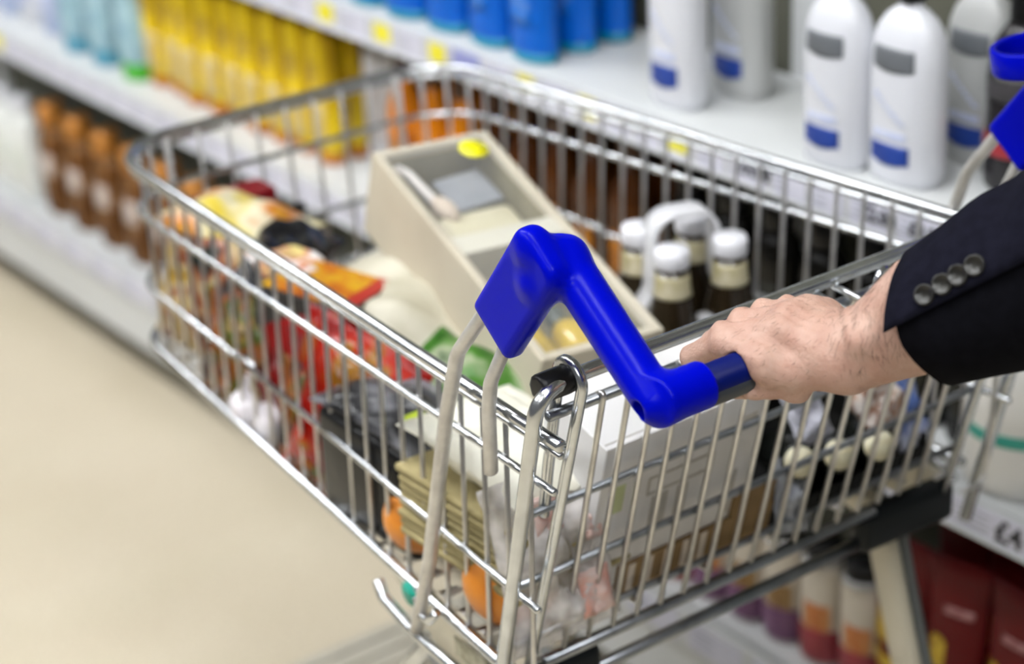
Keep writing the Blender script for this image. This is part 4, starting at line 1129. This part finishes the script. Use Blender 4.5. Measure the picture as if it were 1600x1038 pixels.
def hand_sdf(P):
    # fingers: each its own chain, kept separate from its neighbours
    fd = None
    for k, c in fing.items():
        r = frad[k]; d = None
        for i in range(3):
            s = sd_caps(P, c[i], c[i + 1], r[i], r[i + 1])
            d = s if d is None else smin(d, s, .003)
        fd = d if fd is None else smin(fd, d, .0014)
    # metacarpals from the wrist to each knuckle
    md = None
    for k, c in fing.items():
        w = W0 + {'index': np.array([-.014, .004, .003]), 'middle': np.array([-.005, .006, .006]), 'ring': np.array([.005, .006, .005]), 'little': np.array([.013, .004, .001])}[k]
        mid_ = (np.array(c[0]) * .5 + w * .5) + np.array([0, 0, .0135 if k in ('middle', 'ring') else .0115])
        r0 = frad[k][0]
        s = smin(sd_caps(P, c[0], mid_, r0, r0 * 1.08), sd_caps(P, mid_, w, r0 * 1.08, .0145), .008)
        md = s if md is None else smin(md, s, .0060)
    d = smin(fd, md, .004)
    # knuckle heads
    for k, c in fing.items():
        kk = np.linalg.norm(P - (np.array(c[0]) + np.array([0, .0022, .0046])), axis=1) - frad[k][0] * .88
        d = smin(d, kk, .003)
    # extensor tendons and a vein on the back of the hand
    for k, c in fing.items():
        a_ = np.array(c[0]) + np.array([0, -.006, frad[k][0] + .0020])
        m_ = np.array(c[0]) * .55 + W0 * .45 + np.array([0, 0, frad[k][0] + .0128])
        b_ = W0 + np.array([0, .004, .0185])
        d = smin(d, smin(sd_caps(P, a_, m_, .0021, .0018), sd_caps(P, m_, b_, .0018, .0012), .002), .0045)
    vv = [np.array(fing['middle'][0]) + np.array([.010, -.010, .0105]), np.array(fing['ring'][0]) + np.array([-.006, -.036, .0225]), W0 + np.array([-.010, .022, .0225]), W0 + np.array([-.006, -.004, .020])]
    for a_, b_ in zip(vv, vv[1:]): d = smin(d, sd_caps(P, a_, b_, .0016, .0016), .003)
    # heel of the hand, thumb
    def hc(a, b, ra, rb): return sd_caps(P, np.array(a) + HD, np.array(b) + HD, ra, rb)
    heel = smin(hc((-.128, -.150, 1.064), (-.116, -.118, 1.0745), .0140, .0105), hc((-.150, -.163, 1.062), (-.1790, -.136, 1.0605), .0160, .0135), .012)
    d = smin(d, heel, .010)
    d = smin(d, hc((-.1840, -.132, 1.068), (-.1860, -.098, 1.067), .0110, .0085), .009)
    th = smin(hc((-.168, -.150, 1.060), (-.163, -.146, 1.0430), .0120, .0098), hc((-.163, -.146, 1.0455), (-.188, -.1265, 1.0420), .0086, .0060), .006)
    d = smin(d, th, .006)
    # wrist and forearm: broad, slightly flat section that swells towards the elbow
    q = P - W0
    a = q @ Rw[0]; b = q @ Rw[1]; c_ = q @ Rw[2]
    t = np.clip(a / .265, 0, 1)
    rb = .0235 + .018 * np.minimum(1, t * 2.2); rc = .0245 + .024 * np.minimum(1, t * 3.2); sh_ = 1 - .34 * np.clip((a - .062) / .045, 0, 1); rb = rb * sh_; rc = rc * sh_
    e = np.sqrt((b / rb) ** 2 + (c_ / rc) ** 2)
    fa = (e - 1) * np.minimum(rb, rc)
    fa = smax(fa, np.maximum(-a - .012, a - .27), .012)
    d = smin(d, fa, .022)
    ul = np.linalg.norm(P - (W0 + AD * .018 + Rw[1] * -.020 + Rw[2] * .014), axis=1) - .0085
    d = smin(d, ul, .012)
    # never inside the handle bar: the grip closes round it
    bar = np.linalg.norm(P[:, 1:] - np.array([HY, HZ]), axis=1) - .0130
    d = smax(d, -bar, .002)
    # wrist creases, tendons and wrinkles
    al = (P - W0) @ AD
    for c0 in (.004, .013): d = d + .0009 * np.exp(-((al - c0 - .006 * np.sin(((P - W0) @ Rw[2]) * 60)) / .0014) ** 2)
    d = d + .00035 * np.sin(P[:, 0] * 900 + P[:, 1] * 150) * np.clip((P[:, 1] + .20) * 20, 0, 1)
    return d
SKIN = mat('skin', (.47, .305, .24), .5, 0, (.40, .23, .175), 55, .4, 420, sss=.06, detail=5, spec=.3)
person = sdf_obj('person', hand_sdf, (-.215, -.40, 1.0), (.035, -.03, 1.26), .0019, SKIN, None, origin=tuple(W0), smooth_it=1)
person.location = tuple(W0)
tag(person, 'person in a dark navy suit, right hand gripping the trolley handle', 'person')

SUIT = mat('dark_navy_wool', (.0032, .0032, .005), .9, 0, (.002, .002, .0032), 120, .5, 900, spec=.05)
FLAP = mat('navy_wool_lit', (.0075, .0075, .0145), .9, 0, (.005, .005, .010), 120, .5, 900, spec=.06)  # same wool as the sleeve, lighter: light on the flap put into the colour
def lerp(x, xp, fp): return float(np.interp(x, xp, fp))
EL = W0 + AD * .265
SH = np.array([.16, -.42, 1.50])
def sl_center(t):
    return W0 + AD * t if t < .265 else EL + (SH - EL) * (t - .265) / .30
def sl_frame(t):
    d = AD if t < .25 else (AD * (1 - min(1, (t - .25) / .05)) + (SH - EL) / np.linalg.norm(SH - EL) * min(1, (t - .25) / .05))
    d = d / np.linalg.norm(d)
    f = Rw[1] - d * (Rw[1] @ d); f /= np.linalg.norm(f)
    return f, np.cross(d, f)
def sl_pt(t, a, extra=0.):
    """a point on the sleeve: distance t up from the wrist, angle a round it (90 top, 180 towards the aisle, 270 underside)"""
    a = a % 360
    r = lerp(t, [.03, .07, .12, .2, .26, .57], [.048, .050, .055, .063, .067, .088])
    r *= 1 + lerp(t, [.05, .12, .2, .4], [0, .30, .40, .1]) * max(0, math.cos(math.radians(a - 255))) ** 1.2
    r *= 1 - lerp(t, [.03, .10, .2, .3], [.22, .20, .14, 0]) * max(0, math.cos(math.radians(a - 95)))
    r += .0022 * math.sin(3 * math.radians(a) + t * 40) * min(1, max(0, (t - .07) * 12)) + .002 * math.sin(t * 95 + 2 * math.radians(a)) * min(1, max(0, (t - .08) * 10))
    f, b = sl_frame(t)
    return sl_center(t) + (f * math.cos(math.radians(a)) + b * math.sin(math.radians(a))) * (r + extra)
def cuff(a): return lerp(a % 360, [0, 90, 150, 170, 225, 270, 360], [.066, .068, .052, .048, .052, .054, .066])
n = 48; ts = [0, .02, .045, .07, .10, .13, .165, .20, .24, .28, .34, .42, .50]
bm = bmesh.new(); V = []
V.append([bm.verts.new(tuple(sl_pt(cuff(360 * k / n) + .022, 360 * k / n, -.006) - W0)) for k in range(n)])
V.append([bm.verts.new(tuple(sl_pt(cuff(360 * k / n) + .001, 360 * k / n, -.0035) - W0)) for k in range(n)])
for t in ts:
    V.append([bm.verts.new(tuple(sl_pt(cuff(360 * k / n) * max(0, 1 - t / .1) + (.058 * min(1, t / .1)) + t, 360 * k / n) - W0)) for k in range(n)])
for A, B in zip(V, V[1:]):
    for k in range(n): bm.faces.new((A[k], A[(k + 1) % n], B[(k + 1) % n], B[k]))
bm.faces.new(V[-1])
sl = link_bm('suit_sleeve', bm, SUIT, person)
# overlapping vent flap with its four buttons
bm = bmesh.new(); na, nt = 14, 16; lay = []
for ex in (.0012, .0042):
    rows = []
    for i in range(nt + 1):
        row = []
        for j in range(na + 1):
            a = 62 + (156 - 62) * j / na
            t0 = lerp(a, [62, 90, 125, 156], [.068, .067, .055, .042])
            t = t0 + (.235 - t0) * i / nt
            a2 = a + (8 * i / nt) * (j / na)
            fade = 1 if 0 < j else .2
            row.append(bm.verts.new(tuple(sl_pt(t, a2, ex * fade * (1 if i < nt else .2)) - W0)))
        rows.append(row)
    lay.append(rows)
for rows in lay:
    for i in range(nt):
        for j in range(na): bm.faces.new((rows[i][j], rows[i][j + 1], rows[i + 1][j + 1], rows[i + 1][j]))
A, B = lay
for i in range(nt):
    for j in (0, na): bm.faces.new((A[i][j], A[i + 1][j], B[i + 1][j], B[i][j]))
for j in range(na):
    for i in (0, nt): bm.faces.new((A[i][j], A[i][j + 1], B[i][j + 1], B[i][j]))
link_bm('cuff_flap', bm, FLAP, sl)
BTN = mat('dark_horn_button', (.016, .015, .012), .3, 0, (.009, .008, .007), 80)
for k, t in enumerate((.079, .093, .105, .118)):
    p = sl_pt(t, 146, .0045); nrm = Vector(sl_pt(t, 146, .02) - p).normalized()
    bm = bmesh.new()
    M = Vector((0, 0, 1)).rotation_difference(nrm).to_matrix()
    pr_ = [(.0045, 0), (.0066, .0004), (.0071, .0018), (.0068, .0032), (.0058, .0034), (.0052, .0020), (.0010, .0018)]
    add_lathe(bm, pr_, 22, M=M, off=tuple(p - W0))
    link_bm('button', bm, BTN, sl)
# fine dark hair on the forearm and the back of the hand
bm = bmesh.new(); rnd = random.Random(11)
me = person.data; cand = []
for v in me.vertices:
    q = np.array(v.co); along = q @ AD; nv = np.array(v.normal)
    out = -(nv @ Rw[1])
    if nv[2] < -.2 or along > .075: continue
    if along > .0: pr_ = .16
    elif q[1] + W0[1] > -.112: continue
    else: pr_ = .06
    if rnd.random() < pr_: cand.append((q, nv, along))
for q, nv, along in cand:
    d0 = (-Rw[1] * .2 - Rw[2] * .75 - AD * .35) if along > -.005 else np.array([-.75, .25, -.25])
    d0 = d0 + np.array([rnd.gauss(0, .25) for _ in range(3)]); d0 -= nv * (d0 @ nv); d0 /= np.linalg.norm(d0) + 1e-6
    ln = rnd.uniform(.005, .011) if along > 0 else rnd.uniform(.003, .006)
    side = np.cross(d0, nv); wd = .00013
    prev = None
    for k in range(4):
        s_ = k / 3; c = q - nv * .0002 + d0 * ln * s_ + nv * (.0016 * s_ * (1.2 - s_))
        w_k = wd * (1 - .75 * s_)
        cur = [bm.verts.new(tuple(c + side * w_k)), bm.verts.new(tuple(c - side * w_k)), bm.verts.new(tuple(c + nv * w_k))]
        if prev:
            for a in range(3): bm.faces.new((prev[a], prev[(a + 1) % 3], cur[(a + 1) % 3], cur[a]))
        prev = cur
o = link_bm('arm_hair', bm, mat('brown_hair', (.06, .032, .018), .6), person); o['kind'] = 'stuff'

# ------------------------------------------------------------------ camera
cam = bpy.data.cameras.new('camera'); co = bpy.data.objects.new('camera', cam); COL.objects.link(co)
cam.sensor_width = 36.; cam.lens = 71.30; cam.clip_start = .05
r_v = Vector((0.81285, -0.58040, -0.05014)); 
CAMPOS = (-1.0299, -1.0743, 1.7061)
yaw, pitch, roll = .5963, -.4498, -.0557
fw = Vector((math.sin(yaw) * math.cos(pitch), math.cos(yaw) * math.cos(pitch), math.sin(pitch)))
rr0 = Vector((math.cos(yaw), -math.sin(yaw), 0)); uu0 = rr0.cross(fw)
rv = rr0 * math.cos(roll) + uu0 * math.sin(roll); uv = -rr0 * math.sin(roll) + uu0 * math.cos(roll)
co.matrix_world = Matrix(((rv.x, uv.x, -fw.x, CAMPOS[0]), (rv.y, uv.y, -fw.y, CAMPOS[1]), (rv.z, uv.z, -fw.z, CAMPOS[2]), (0, 0, 0, 1)))
cam.dof.use_dof = True; cam.dof.focus_distance = 1.47; cam.dof.aperture_fstop = 3.3; cam.dof.aperture_blades = 0
SC.camera = co

# square the place up with the aisle: everything but the room shell turns by the shelves' 2.6 degrees
RZ = Matrix.Rotation(-SYAW, 4, 'Z')
bpy.context.view_layer.update()
for o in list(SC.objects):
    if o.parent is None and o.get('kind') != 'structure' and not o.name.startswith('ceiling_light'):
        o.matrix_world = RZ @ o.matrix_world

# ------------------------------------------------------------------ world and view
w = bpy.data.worlds.new('world'); SC.world = w; w.use_nodes = True
bg = w.node_tree.nodes['Background']; bg.inputs['Color'].default_value = (.95, .97, 1, 1); bg.inputs['Strength'].default_value = .08
SC.view_settings.view_transform = 'Standard'; SC.view_settings.look = 'None'
SC.view_settings.exposure = .95; SC.view_settings.gamma = 1.
SC.view_settings.use_curve_mapping = False
